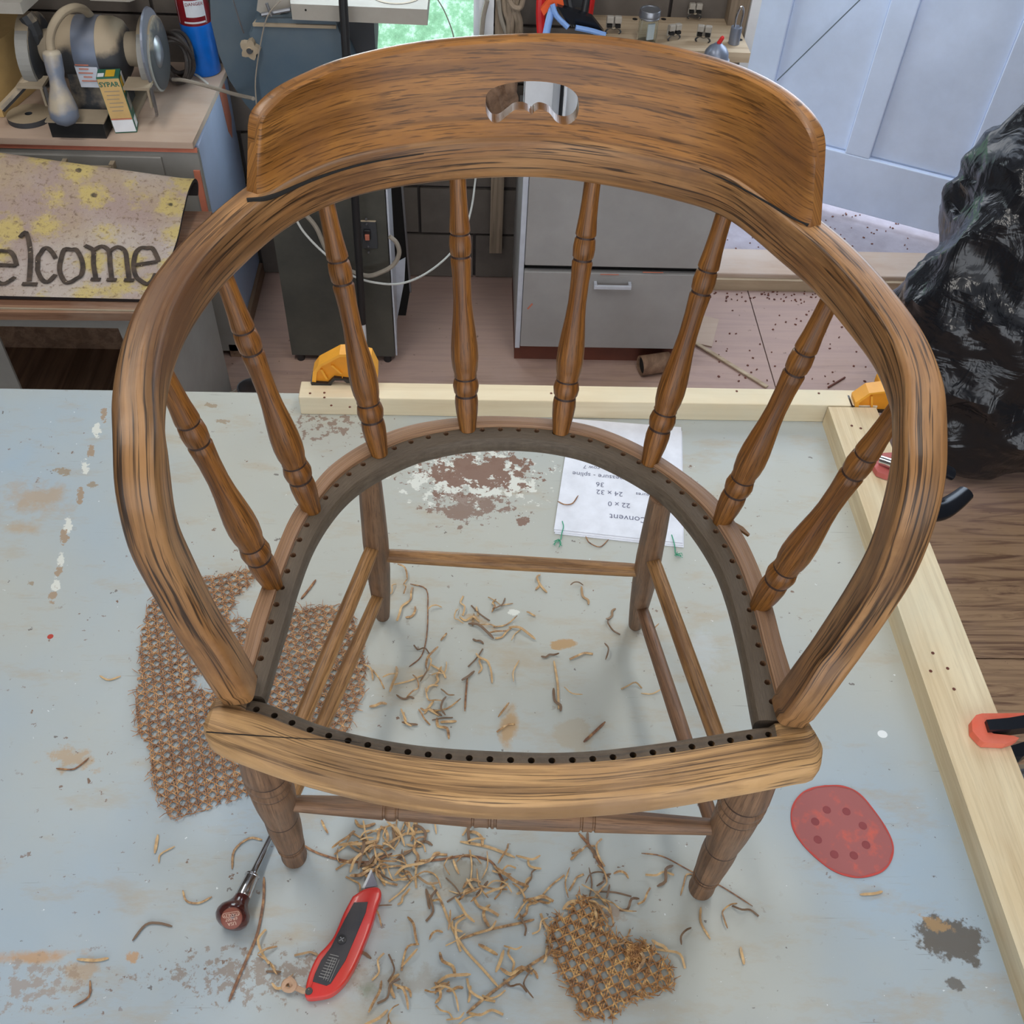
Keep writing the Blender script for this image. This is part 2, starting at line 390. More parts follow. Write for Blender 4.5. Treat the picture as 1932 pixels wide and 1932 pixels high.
M['steel'] = plain('dull_steel', rgb(150, 154, 162), .35, metal=.8, dirt=rgb(120, 110, 98), dscale=10, amount=.4)
M['bluesteel'] = plain('blue_steel', rgb(120, 132, 154), .35, metal=.4, dirt=rgb(150, 138, 118), dscale=12, amount=.5)
M['chrome'] = plain('chrome', (.75, .77, .8), .12, metal=1)
M['deskboard'] = wood('desk_board', (.30, .19, .13), (.46, .34, .26), (.52, .40, .32), kind='Object', axis=0, gscale=.2, pores=0, blotch=(.52, .45, .40), bl=.8, rough=.8, cont=.3)
M['redwood'] = wood('varnished_board', (.10, .04, .025), (.22, .11, .065), (.32, .19, .12), kind='Object', axis=0, gscale=.35, pores=.3, blotch=(.36, .28, .22), bl=.6, rough=.45, seed=6)
M['brownboard'] = wood('brown_board', (.10, .055, .035), (.22, .13, .08), (.28, .18, .12), kind='Object', axis=1, gscale=.3, pores=.2, rough=.8)
M['stud'] = wood('stud_wood', (.12, .09, .06), (.26, .2, .145), (.34, .27, .2), kind='Object', axis=2, gscale=.3, pores=.2, rough=.85)
M['plank'] = wood('shelf_plank', (.26, .18, .11), (.42, .32, .21), (.52, .42, .3), kind='Object', axis=0, gscale=.3, pores=.1, rough=.8)
M['block'] = plain('cinder_block', rgb(112, 104, 96), .95, dirt=rgb(70, 64, 62), dscale=12, amount=.7, bumpn=.4)
M['mortar'] = plain('mortar', rgb(66, 60, 58), .95, bumpn=.3)
M['white'] = plain('white_paint', rgb(226, 230, 236), .5, dirt=rgb(190, 186, 180), dscale=9, amount=.3)
M['doorwhite'] = plain('door_white_paint', rgb(214, 228, 252), .5, dirt=rgb(205, 212, 224), dscale=7, amount=.35, bumpn=.1)
M['paper'] = plain('white_paper', rgb(226, 230, 240), .8)
M['ink'] = plain('blue_black_ink', rgb(104, 108, 132), .7)
M['yellow'] = plain('yellow_plastic', rgb(238, 168, 52), .45, dirt=rgb(190, 120, 50), dscale=25, amount=.3)
M['yellowd'] = plain('yellow_plastic_inner', rgb(226, 146, 30), .5)
M['blackp'] = plain('black_plastic', rgb(30, 31, 34), .4)
M['blackm'] = plain('black_metal', rgb(26, 30, 38), .25, metal=.3)
M['orange'] = plain('orange_rubber', rgb(222, 92, 62), .6, dirt=rgb(226, 150, 130), dscale=25, amount=.5)
M['redpad'] = plain('red_pad', rgb(176, 78, 74), .6, dirt=rgb(190, 120, 110), dscale=25)
M['redknife'] = plain('red_knife_enamel', rgb(206, 40, 38), .3, dirt=rgb(214, 88, 56), dscale=20, amount=.3, coat=.3)
M['grip'] = plain('black_rubber', rgb(48, 48, 54), .6, dirt=rgb(96, 88, 84), dscale=50, amount=.4)
M['blade'] = plain('blade_steel', rgb(128, 128, 140), .3, metal=.7)
M['bladeedge'] = plain('blade_edge', rgb(232, 236, 240), .2, metal=.5)
M['cord'] = plain('grey_cord', rgb(150, 142, 130), .6)
M['cordw'] = plain('white_cord', rgb(206, 208, 204), .5)
M['cordb'] = plain('black_cord', rgb(34, 32, 32), .6, dirt=rgb(110, 96, 86), dscale=40)
M['brownh'] = plain('brown_bakelite', rgb(72, 30, 28), .22, coat=.6)
M['cap'] = plain('brown_cap', rgb(128, 66, 48), .5)
M['letter'] = plain('pale_lettering', rgb(214, 180, 160), .6)
M['green'] = plain('green_thread', rgb(40, 160, 120), .6)
M['greenb'] = plain('green_card', rgb(44, 104, 84), .5)
M['kraft'] = plain('kraft_card', rgb(204, 170, 112), .7)
M['yellowl'] = plain('yellow_print', rgb(214, 172, 40), .5)
M['canblue'] = plain('blue_can', rgb(14, 112, 214), .35)
M['canred'] = plain('dark_red_can', rgb(134, 26, 36), .35)
M['clampred'] = plain('red_frame', rgb(206, 32, 34), .4)
M['clamporange'] = plain('orange_frame', rgb(236, 92, 36), .45)
M['clampblue'] = plain('blue_frame', rgb(128, 166, 226), .4)
M['clip'] = plain('grey_clip', rgb(172, 166, 156), .6, dirt=rgb(120, 110, 98), dscale=30)
M['twine'] = plain('tan_twine', rgb(190, 156, 128), .9)
def glassm():
    t = NT('clear_glass'); t.set(color=(.92, .97, .96), rough=.02, trans=1.0, ior=1.45); return t.m
M['glass'] = glassm()
def panem():
    t = NT('window_pane'); t.set(color=(.95, 1, .98), rough=.0, trans=1.0, ior=1.02, spec=.3); return t.m
M['pane'] = panem()
def bagm():
    t = NT('black_polythene'); c = t.coord()
    n = t.noise(t.mapv(c, (4, 6, 11), rot=(.2, .5, .2)), 1, 3, .5, 1.2); n2 = t.noise(t.mapv(c, (26, 20, 8), rot=(.2, .7, .3)), 1, 3, .5, 1.5)
    t.set(color=(.009, .010, .013), rough=.20, spec=.5)
    t.bump(t.math('ADD', t.math('MULTIPLY', n, 1.4), t.math('MULTIPLY', n2, .6)), .6, .011); return t.m
M['bag'] = bagm()
def grassm():
    t = NT('mown_grass'); c = t.coord()
    n = t.noise(t.mapv(c, (20, 8, 1)), 1, 8, .75)
    t.set(color=t.ramp(n, [(.3, rgb(84, 128, 92)), (.5, rgb(116, 164, 128)), (.64, rgb(176, 206, 188))]), rough=.9); t.bump(n, .5, .02); return t.m
M['grass'] = grassm()
M['concrete'] = plain('rough_concrete', rgb(168, 164, 176), .9, dirt=rgb(110, 100, 100), dscale=18, amount=.5, bumpn=.3)
def canem(name, a, b, c_, objrand=True):
    t = NT(name); c = t.coord(); n = t.noise(t.mapv(c, (1, 1, 1)), 130, 5, .65)
    col = t.ramp(n, [(.32, a), (.5, b), (.66, c_)])
    if objrand:
        r = t.node('ShaderNodeObjectInfo').outputs['Random']
        col = t.mix(t.ramp(r, [(.25, 0), (.5, .6)], 'LINEAR'), col, rgb(208, 174, 124)); col = t.mix(t.ramp(r, [(.68, 0), (.8, .85)]), col, rgb(88, 64, 50))
    t.set(color=col, rough=.5); return t.m
M['cane'] = canem('loose_cane', rgb(92, 66, 46), rgb(158, 120, 78), rgb(206, 172, 120))
M['canedark'] = canem('dark_cane', rgb(84, 52, 34), rgb(124, 82, 52), rgb(168, 124, 76), False)
M['weave'] = canem('woven_cane', rgb(104, 66, 40), rgb(158, 110, 70), rgb(206, 160, 108), False)
M['weave2'] = canem('woven_cane_gold', rgb(104, 66, 32), rgb(158, 110, 60), rgb(212, 168, 104), False)
def matm():
    t = NT('doormat_pile'); c = t.coord('UV')
    n = t.noise(c, 7, 6, .65); f = t.noise(c, 90, 4, .7)
    base = t.mix(t.ramp(n, [(.38, 0), (.56, 1)]), rgb(172, 152, 128), rgb(164, 144, 136))
    base = t.mix(t.ramp(t.noise(c, 3, 3), [(.45, 0), (.6, .6)]), base, rgb(192, 184, 178))
    # flower rosettes: yellow patches with a dark eye
    v = t.node('ShaderNodeTexVoronoi', {'Vector': c, 'Scale': 12.5, 'Randomness': .7})
    dd = t.math('ADD', v.outputs['Distance'], t.math('ADD', t.math('MULTIPLY', t.math('SUBTRACT', f, .5), .6), t.math('MULTIPLY', t.math('SUBTRACT', t.noise(c, 26, 5, .7), .5), 1.1)))
    base = t.mix(t.ramp(dd, [(.26, .8), (.50, 0)]), base, rgb(196, 176, 104))
    base = t.mix(t.ramp(t.math('ADD', v.outputs['Distance'], t.math('MULTIPLY', t.math('SUBTRACT', f, .5), .2)), [(.06, .9), (.10, 0)]), base, rgb(60, 58, 50))
    base = t.mix(t.ramp(f, [(.34, .8), (.46, 0)]), base, rgb(120, 100, 84)); base = t.mix(t.ramp(t.noise(c, 160, 3), [(.70, 0), (.73, .9)]), base, rgb(226, 204, 160))
    t.set(color=base, rough=.95); t.bump(f, .9, .004); return t.m
M['mat'] = matm()
M['matback'] = plain('mat_backing', rgb(38, 30, 30), .9)
M['matink'] = plain('mat_lettering', rgb(52, 46, 42), .95, dirt=rgb(120, 100, 84), dscale=120, amount=.5)
def discm():
    t = NT('faded_red_disc'); c = t.coord(); n = t.noise(c, 40, 6, .65)
    col = t.mix(t.ramp(n, [(.52, 0), (.68, .8)]), rgb(158, 92, 90), rgb(204, 94, 76)); t.set(color=col, rough=.8); return t.m
M['disc'] = discm()
M['discdot'] = plain('disc_hole_print', rgb(140, 66, 68), .8)
M['discrim'] = plain('disc_rim', rgb(192, 74, 66), .8)

# ------------------------------------------------------------------ the setting
WY = 2.445                                      # inner face of the back wall
fl = MB().box((.1, .35, -.03), (3.9, 4.4, .04)).build('floor', M['dark'], kind='structure')
seam = G(1440, 650, 0).x
yy = [-1.8, .2, 1.15, WY + .1]
for (x0, x1) in ((-1.8, seam), (seam, 2.0)):
    for j in range(3):
        b = MB().box(((x0 + x1) / 2, (yy[j] + yy[j + 1]) / 2, -.006), (x1 - x0 - .003, yy[j + 1] - yy[j] - .003, .012)).build('plywood_sheet', M['floor'], fl)
# back wall of blocks with a window opening and a doorway on the right
wx0, wx1, wz0, wz1 = -.50, .012, .50, 1.55      # window opening
dx0 = .625                                      # left jamb of the doorway
wall = MB()
def wbox(x0, x1, z0, z1): wall.box(((x0 + x1) / 2, WY + .10, (z0 + z1) / 2), (x1 - x0, .18, z1 - z0))
wbox(-1.8, wx0, 0, 2.5); wbox(wx1, dx0, 0, 2.5); wbox(wx0, wx1, 0, wz0); wbox(wx0, wx1, wz1, 2.5); wbox(dx0, 2.0, 2.1, 2.5); wbox(1.80, 2.0, 0, 2.1)
wo = wall.build('wall_back', M['mortar'], kind='structure')
bh, bw = .142, .30
blk = []
row = 0; z = 0.0
while z < 2.0:
    off = (row % 2) * bw / 2; x = -1.8 - off
    while x < dx0:
        x0, x1 = max(x, -1.8), min(x + bw, dx0); z0, z1 = z, z + bh
        if x1 - x0 > .04 and not (x0 < wx1 and x1 > wx0 and z1 > wz0 and z0 < wz1) and x1 > -1.1:
            blk.append((x0, x1, z0, z1))
        elif x1 - x0 > .04 and (z1 > wz0 and z0 < wz1):
            if x0 < wx0 - .04 and x1 > wx0: blk.append((x0, wx0, z0, z1))
            if x1 > wx1 + .04 and x0 < wx1: blk.append((wx1, x1, z0, z1))
        x += bw
    z += bh; row += 1
for i, (x0, x1, z0, z1) in enumerate(blk):
    MB().box(((x0 + x1) / 2, WY + .004 + random.uniform(-.0015, .0015), (z0 + z1) / 2), (x1 - x0 - .008, .012, z1 - z0 - .008)).build('block', M['block'], wo)
MB().box((-1.85, .35, 1.25), (.1, 4.4, 2.5)).build('wall_left', M['block'], kind='structure')
MB().box((2.05, .35, 1.25), (.1, 4.4, 2.5)).build('wall_right', M['block'], kind='structure')
MB().box((.1, .30, 2.54), (4.0, 4.5, .06)).build('ceiling', M['white'], kind='structure')
win = empty('window_1', ((wx0 + wx1) / 2, WY + .08, wz0), None, None); win['kind'] = 'structure'
fw = .022
MB().box((wx1 + .010, WY - .012, (wz0 + wz1) / 2), (.034, .028, wz1 - wz0 + .06)).box((wx1 - .010, WY + .05, (wz0 + wz1) / 2), (.02, .10, wz1 - wz0)).build('window_frame', M['white'], win)
MB().box((wx0 - .010, WY - .012, (wz0 + wz1) / 2), (.034, .028, wz1 - wz0 + .06)).build('window_frame', M['white'], win)
MB().box(((wx0 + wx1) / 2, WY + .04, wz0 - .008), (wx1 - wx0 + .04, .16, .018)).build('window_sill', M['white'], win)
MB().box(((wx0 + wx1) / 2, WY + .09, (wz0 + wz1) / 2), (wx1 - wx0, .003, wz1 - wz0)).build('pane', M['pane'], win)
# window stud beside the frame and white trim of the doorway
MB().box((wx1 + .047, WY - .014, 1.25), (.034, .028, 2.3)).build('trim_1', M['stud'], kind='structure')
tr = MB().box((dx0 - .022, WY - .02, 1.06), (.044, .04, 2.1)).build('trim_2', M['stud'], kind='structure')
MB().box((dx0 + .012, WY + .06, 1.06), (.022, .22, 2.1)).build('trim_3', M['white'], kind='structure')
sill = MB().box((1.21, WY + .035, .025), (1.17, .125, .05), bev=.004).build('trim_4', M['deskboard'], kind='structure')
sb = MB().box((1.21, WY - .033, .018), (1.17, .012, .036)).build('threshold_strip', M['plank'], sill)
# outside ground
MB().box((0, 12, -.16), (30, 18.6, .04)).build('ground', M['grass'], kind='structure')
MB().box((1.4, 3.55, -.06), (2.2, 1.95, .12)).build('trim_5', M['concrete'], kind='structure')
# white painted door standing open outside
hinge = V((1.72, 2.53, 0)); tipd = V((.777, 3.002, 0)); dd = (tipd - hinge); dl = dd.length; dd.normalize(); dn = V((-dd.y, dd.x, 0))
if dn.y > 0: dn = -dn
def dsz(u, v):
    p = PPL(u, v, tipd, dn); return (p - hinge).dot(dd), p.z
door = empty('door_1', tuple(hinge), None, None); door['kind'] = 'structure'
def dbox(s0, s1, z0, z1, n0, n1):
    p0 = hinge + dd * ((s0 + s1) / 2) + dn * ((n0 + n1) / 2) + V((0, 0, (z0 + z1) / 2))
    return MB().box(p0, (abs(s1 - s0), abs(n1 - n0), z1 - z0), M=Matrix(((dd.x, dn.x, 0), (dd.y, dn.y, 0), (0, 0, 1))), bev=.003)
sA = dsz(1480, 80)[0]; sB = dsz(1640, 140)[0]; sC = dsz(1691, 145)[0]; sD = dsz(1862, 210)[0]
zr = (dsz(1635, 289)[1] + dsz(1798, 340)[1]) / 2
zb = .035
dbox(0, dl, zb, 2.0, -.012, 0).build('door_backing', M['doorwhite'], door)
for a, b in ((dl, sA), (sB, sC), (sD, sD - .14), (.12, 0)):
    dbox(min(a, b), max(a, b), zb if (a == dl or b == 0) else zr, 2.0, 0, .018).build('stile', M['doorwhite'], door)
dbox(.0, dl, zb, zr, 0, .0185).build('bottom_rail', M['doorwhite'], door)
dbox(sA, sB, zr + .004, 1.9, 0, .004).build('door_panel', M['doorwhite'], door)
dbox(sC, sD, zr + .004, 1.9, 0, .004).build('door_panel', M['doorwhite'], door)
dbox(.12, sD - .14, zr + .004, 1.9, 0, .004).build('door_panel', M['doorwhite'], door)
pa = PPL(1466, 152, tipd + dn * .03, dn); pb = PPL(1622, 0, tipd + dn * .03, dn)
MB().tube([pa, pa.lerp(pb, .5), pb + (pb - pa) * .3], .0018, 6, 1).build('brace_wire', M['saw_blue'], door)

# ------------------------------------------------------------------ the bench and the two battens
bench = empty('work_table', (0, 0, 0), 'low painted work table with a worn grey-blue top under the chair', 'table')
bx1 = .668
MB().box(((bx1 - 1.45) / 2, .505, BT - .012), (bx1 + 1.45, 1.625, .024), bev=.0015).build('tabletop', M['bench'], bench)
MB().box(((bx1 - 1.45) / 2, 1.29, BT - .065), (bx1 + 1.40, .03, .08)).box((bx1 - .03, .5, BT - .065), (.03, 1.55, .08)).build('apron', M['bench_edge'], bench)
for x, y in ((-1.38, 1.24), (bx1 - .09, 1.24), (-1.38, -.24), (bx1 - .09, -.24)):
    MB().box((x, y, (BT - .024) / 2), (.07, .07, BT - .026)).build('leg', M['bench_edge'], bench)
ZB = BT + .0385
a = G(570, 724, ZB); b_ = G(565, 781, BT)
bm1 = empty('rear_batten', (.15, 1.28, BT), 'pale pine board lying along the rear edge of the table', 'board')
MB().box(((-.288 + .685) / 2, 1.263 + .021, BT + .0192), (.685 + .288, .040, .0384), bev=.0015).build('board', M['pinex'], bm1)
hb = MB()
for u, v in ((585, 742), (612, 741), (612, 750), (625, 765), (660, 768), (1040, 742), (1390, 738), (1545, 742)):
    p = G(u, v, ZB + .0003); hb.lathe(p, p + V((0, 0, .0004)), [(0, .0022), (1, .002)], 8)
hb.build('nail_hole', M['rust'], bm1, kind='stuff')
bm2 = empty('side_batten', (.64, .7, BT), 'long pale pine board running down the right edge of the table', 'board')
MB().prism([V((.599, 1.2605, BT)), V((.681, 1.2605, BT)), V((.699, -.29, BT)), V((.613, -.29, BT))], (0, 0, .0384)).build('board', M['piney'], bm2)
hb = MB()
for u, v in ((1607, 803), (1624, 808), (1760, 1232), (1788, 1261), (1756, 1266), (1800, 1300)):
    p = G(u, v, ZB + .0003); hb.lathe(p, p + V((0, 0, .0004)), [(0, .0024), (1, .002)], 8)
hb.build('nail_hole', M['rust'], bm2, kind='stuff')
# ------------------------------------------------------------------ the armchair
SZ = BT + .44                                   # top of the seat frame
chair = empty('armchair', (.035, .62, BT), 'old oak bow-back armchair with spindles and a seat frame stripped of its cane', 'chair')
def P2(lst, z): return [G(u, v, z) for u, v in lst]
outer = spline(P2([(419, 1313), (428, 1288), (444, 1258), (456, 1222), (470, 1165), (492, 1105), (517, 1040), (547, 972), (582, 922), (627, 872), (700, 826), (780, 798), (880, 784), (960, 783), (1060, 790), (1140, 808), (1225, 846), (1300, 895), (1360, 945), (1400, 1000), (1430, 1060), (1458, 1135), (1478, 1210), (1500, 1280), (1515, 1325), (1527, 1364)], SZ), 6)
inner = spline(P2([(503, 1332), (509, 1316), (527, 1250), (545, 1190), (565, 1117), (595, 1038), (635, 975), (681, 930), (740, 895), (800, 870), (880, 853), (968, 849), (1050, 857), (1130, 880), (1229, 935), (1290, 995), (1340, 1070), (1368, 1140), (1393, 1240), (1412, 1345), (1418, 1376)], SZ - .022), 6)
NR = 150
o_ = resample(outer, NR); i_ = resample(inner, NR)
for k in range(NR): o_[k].z = SZ; i_[k].z = SZ
prof = [(.03, -.024), (0, -.018), (0, -.005), (.035, -.0008), (.10, 0), (.25, .0002), (.44, 0), (.475, -.0006), (.49, -.0036), (.52, -.0036), (.62, -.0036), (.80, -.0044), (.93, -.0066), (.99, -.011), (1.0, -.016), (.985, -.022), (.95, -.025)]
rg = MB(); vs = []; uv = []; L = 0
for k in range(NR):
    if k: L += (o_[k] - o_[k - 1]).length
    for f, dz in prof:
        p = o_[k].lerp(i_[k], f); vs.append(p + V((0, 0, dz))); uv.append((L, f))
npf = len(prof); fs = []
for k in range(NR - 1):
    for j in range(npf):
        a = k * npf + j; b = k * npf + (j + 1) % npf
        fs.append((a, a + npf, b + npf, b))
fs.append([j for j in range(npf)]); fs.append([(NR - 1) * npf + j for j in range(npf)][::-1])
rg.add(vs, fs, uv)
ring = rg.build('seat_ring', M['ring'], chair, smooth=35)
# front rail
bk = spline(P2([(399, 1320), (425, 1306), (470, 1309), (512, 1320), (620, 1362), (780, 1394), (960, 1407), (1100, 1407), (1250, 1391), (1417, 1365), (1470, 1360), (1510, 1355), (1528, 1356)], SZ), 6)
fr = spline(P2([(387, 1390), (400, 1410), (450, 1434), (560, 1472), (700, 1507), (830, 1529), (950, 1538), (1100, 1534), (1250, 1519), (1400, 1493), (1500, 1473), (1540, 1463), (1549, 1430)], SZ - .017), 6)
NF = 120
def byx(c, n, x0, x1):
    out = []
    for k in range(n):
        x = x0 + (x1 - x0) * k / (n - 1); j = 0
        while j < len(c) - 2 and c[j + 1].x < x: j += 1
        t = (x - c[j].x) / max(1e-6, c[j + 1].x - c[j].x); out.append(c[j].lerp(c[j + 1], max(0, min(1, t))))
    return out
xb0, xb1 = bk[0].x, bk[-1].x; xf0, xf1 = fr[0].x, fr[-1].x
b2 = byx(bk, NF, xb0, xb1); f2 = byx(fr, NF, xf0, xf1)
rp = [(.03, -.030), (0, -.022), (0, -.010), (.04, -.0068), (.10, -.0050), (.270, -.0040), (.285, -.0014), (.31, 0), (.42, 0), (.60, 0), (.78, -.0004), (.90, -.0032), (.965, -.008), (1, -.0165), (.985, -.025), (.95, -.030)]
UB0, UB1 = G(466, 1312, SZ).x, G(1462, 1360, SZ).x
fb = MB(); vs = []; uv = []
for k in range(NF):
    wdt = (b2[k] - f2[k]).length; e = min(k, NF - 1 - k)
    for f, dz in rp:
        inb = UB0 < b2[k].x < UB1
        if not inb and f < .3 and dz > -.012: dz = -.0008 if f > 0 else -.004
        p = b2[k].lerp(f2[k], f); p.z = SZ + dz
        if e == 0: p.z = SZ + dz * .75 - .004
        vs.append(p); uv.append((p.x, f * .055))
npf = len(rp); fs = []
for k in range(NF - 1):
    for j in range(npf):
        a = k * npf + j; b = k * npf + (j + 1) % npf
        fs.append((a, b, b + npf, a + npf))
fs.append([j for j in range(npf)][::-1]); fs.append([(NF - 1) * npf + j for j in range(npf)])
fb.add(vs, fs, uv)
rail = fb.build('front_rail', M['rail'], chair, smooth=35)
# crack line in the rail
# cane holes: bored right through ring and rail
def bore(obj, pts, r=.0029):
    c = MB()
    for p in pts: c.cyl(p + V((0, 0, -.05)), p + V((0, 0, .03)), r, seg=10)
    co = c.build('bore', M['dark'], None)
    co.location = (0, 0, 0)
    md = obj.modifiers.new('b', 'BOOLEAN'); md.object = co; md.operation = 'DIFFERENCE'; md.solver = 'EXACT'
    dg = bpy.context.evaluated_depsgraph_get(); me = bpy.data.meshes.new_from_object(obj.evaluated_get(dg))
    old = obj.data; obj.modifiers.clear(); obj.data = me; nm = old.name; bpy.data.meshes.remove(old); me.name = nm
    bpy.data.objects.remove(co)
mid = [o_[k].lerp(i_[k], .60) for k in range(NR)]
bore(ring, resample(mid[3:-3], 47))
rm = [b2[k].lerp(f2[k], .20) for k in range(NF)]
rm = [p for p in rm if G(476, 1330, SZ).x < p.x < G(1452, 1362, SZ).x]
bore(rail, resample(rm, 27))
# the bent bow: seat corner, arm, back, arm, seat corner
ctrL = [(452, 1300, .440), (410, 1232, .492), (370, 1170, .532), (325, 1085, .590), (290, 1010, .642), (272, 925, .688), (266, 850, .704), (262, 780, .705), (273, 700, .705), (300, 620, .705), (345, 545, .705), (403, 478, .705)]
ctrR = [(1489, 1343, .440), (1540, 1275, .488), (1585, 1212, .520), (1640, 1130, .570), (1683, 1055, .622), (1715, 965, .672), (1732, 880, .700), (1734, 800, .705), (1727, 740, .705), (1697, 665, .705), (1645, 592, .705), (1580, 517, .705), (1510, 455, .705)]
left = [G(u, v, BT + z) for u, v, z in ctrL]; right = [G(u, v, BT + z) for u, v, z in ctrR]
rear = []
for u, v in [(520, 450), (600, 402), (700, 367), (850, 344), (1000, 338), (1120, 350), (1250, 376), (1370, 416)]:
    p = G(u, v, BT + .684); rear.append(p)
cen = V((.045, .62, 0))
for p in rear:
    n = V((p.x - .045, (p.y - .58), 0)).normalized(); p += n * .012; p.z = BT + .705
bow = resample(spline(left + rear + right[::-1], 8), 260)
def frame(pts, k):
    n = len(pts); T = (pts[min(k + 1, n - 1)] - pts[max(k - 1, 0)]).normalized()
    N = V((pts[k].x - .045, pts[k].y - .66, 0)).normalized()
    if pts[k].y < .60: N = N.lerp(V((math.copysign(1, pts[k].x - .045), 0, 0)), min(1, (.60 - pts[k].y) / .1)).normalized()
    N = (N - T * N.dot(T)).normalized(); return T, N, T.cross(N)
def sect(a, b, n=20, e=.42):
    out = []
    for k in range(n):
        an = 2 * PI * k / n; c, s = math.cos(an), math.sin(an)
        out.append((a * math.copysign(abs(c) ** e, c), b * math.copysign(abs(s) ** e, s)))
    return out
def sweep(pts, secf, name, mat, parent, smooth=50):
    m_ = MB(); vs = []; uv = []; L = 0; n = len(pts); fs = []
    for k in range(n):
        if k: L += (pts[k] - pts[k - 1]).length
        T, N, B = frame(pts, k); sc = secf(k / (n - 1)); c = 0
        ns = len(sc)
        for j in range(ns + 1):
            x, y = sc[j % ns]; vs.append(pts[k] + N * x + B * y)
            if j: c += math.hypot(x - px_, y - py_)
            px_, py_ = x, y; uv.append((L, c))
    for k in range(n - 1):
        for j in range(ns):
            a = k * (ns + 1) + j; fs.append((a, a + ns + 1, a + ns + 2, a + 1))
    fs.append(list(range(ns))); fs.append([(n - 1) * (ns + 1) + j for j in range(ns)][::-1])
    m_.add(vs, fs, uv); return m_.build(name, mat, parent, smooth=smooth)
def bsec(t):
    e = min(t, 1 - t)
    a = .0150; b = .0165 + .0040 * max(0, min(1, (e - .17) / .10))
    if e < .006: a *= .93; b *= .93
    return sect(a, b, 28, .46 - .06 * max(0, min(1, (e - .12) / .12)))
bw = sweep(bow, bsec, 'bent_bow', M['bow'], chair)
# plan curve of the back for the crest
def yrear(x):
    for k in range(60, 199):
        p, q = bow[k], bow[k + 1]
        if p.x <= x <= q.x: return p.y + (q.y - p.y) * (x - p.x) / max(1e-6, q.x - p.x)
    return None
ctop = [(477, 268), (479, 240), (484, 218), (497, 198), (530, 168), (580, 141), (650, 113), (760, 87), (880, 72), (1030, 66), (1150, 72), (1270, 91), (1380, 122), (1460, 160), (1510, 200), (1538, 240), (1547, 275), (1548, 300)]
TH = .0078; LEAN = .22
def crestpt(u, v, front=0):
    y = .85
    for _ in range(30):
        p = GY(u, v, y); yy_ = yrear(min(max(p.x, bow[62].x), bow[197].x))
        if yy_ is None: yy_ = y
        lean = max(0, (p.z - (BT + .70))) * LEAN
        y = y * .5 + .5 * (yy_ + lean - front)
    return GY(u, v, y)
tp = [crestpt(u, v) for u, v in ctop]
tx = spline(tp, 8)
pl, pr_ = crestpt(474, 384), crestpt(1541, 432)
NX = 140; rowsz = 14
xa, xb = pl.x, pr_.x
ks = [k for k in range(40, 220) if xa < bow[k].x < xb and bow[k].y > .72]
base_c = [bow[k].copy() for k in ks]
base_c = resample([V((xa, yrear(xa) or base_c[0].y, 0))] + [V((p.x, p.y, 0)) for p in base_c] + [V((xb, yrear(xb) or base_c[-1].y, 0))], NX)
xt0, xt1 = tx[0].x, tx[-1].x
def top_at(fr):
    x = xt0 + (xt1 - xt0) * fr; j = 0
    if fr <= 0: return tx[0].copy()
    if fr >= 1: return tx[-1].copy()
    mid_ = len(tx) // 2
    cand = []
    for k in range(len(tx) - 1):
        a, b = tx[k], tx[k + 1]
        if (a.x - x) * (b.x - x) <= 0 and abs(a.x - b.x) > 1e-8:
            cand.append(a.lerp(b, (x - a.x) / (b.x - a.x)))
    return max(cand, key=lambda q: q.z) if cand else tx[0].copy()
cr = MB(); vs = []; uv = []; fs = []; Lc = 0; prev = None
z0 = BT + .714
for i, p in enumerate(base_c):
    fr_ = (p.x - xa) / (xb - xa); q = top_at(fr_); e = min(i, NX - 1 - i)
    T = (base_c[min(i + 1, NX - 1)] - base_c[max(i - 1, 0)]).normalized(); N = V((-T.y, T.x, 0)).normalized()
    if N.y < 0: N = -N
    if prev is not None: Lc += (p - prev).length
    prev = p
    th = TH if e > 5 else TH * (.62, .80, .90, .95, .98, .99)[e]
    bot = V((p.x, p.y, z0)); top = V((q.x, q.y, max(q.z, z0 + .004)))
    ring_ = []
    def at(t, nx):
        b_ = bot.lerp(top, t)
        return b_ + N * nx
    for j in range(rowsz):
        t = j / (rowsz - 1); sm_ = min(1, t / .38); sm_ = sm_ * sm_ * (3 - 2 * sm_)
        ring_.append((at(t * .975, -.0142 * (th / TH) * (1 - sm_) - th * sm_), top.z))
    ring_ += [(at(.992, -th * .70), 0), (at(1.0, -th * .25), 0), (at(1.0, th * .3), 0), (at(.992, th * .7), 0)]
    for j in range(rowsz):
        t = 1 - j / (rowsz - 1); ring_.append((at(t * .975, th), 0))
    for j, (pp, _) in enumerate(ring_):
        vs.append(pp); uv.append((Lc, pp.z + (.02 if j > rowsz else 0)))
ns = len(ring_)
for i in range(NX - 1):
    for j in range(ns):
        a = i * ns + j; b = i * ns + (j + 1) % ns
        fs.append((a, a + ns, b + ns, b))
fs.append(list(range(ns))); fs.append([(NX - 1) * ns + j for j in range(ns)][::-1])
cr.add(vs, fs, uv)
crest = cr.build('crest_rail', M['crest'], chair, smooth=40)
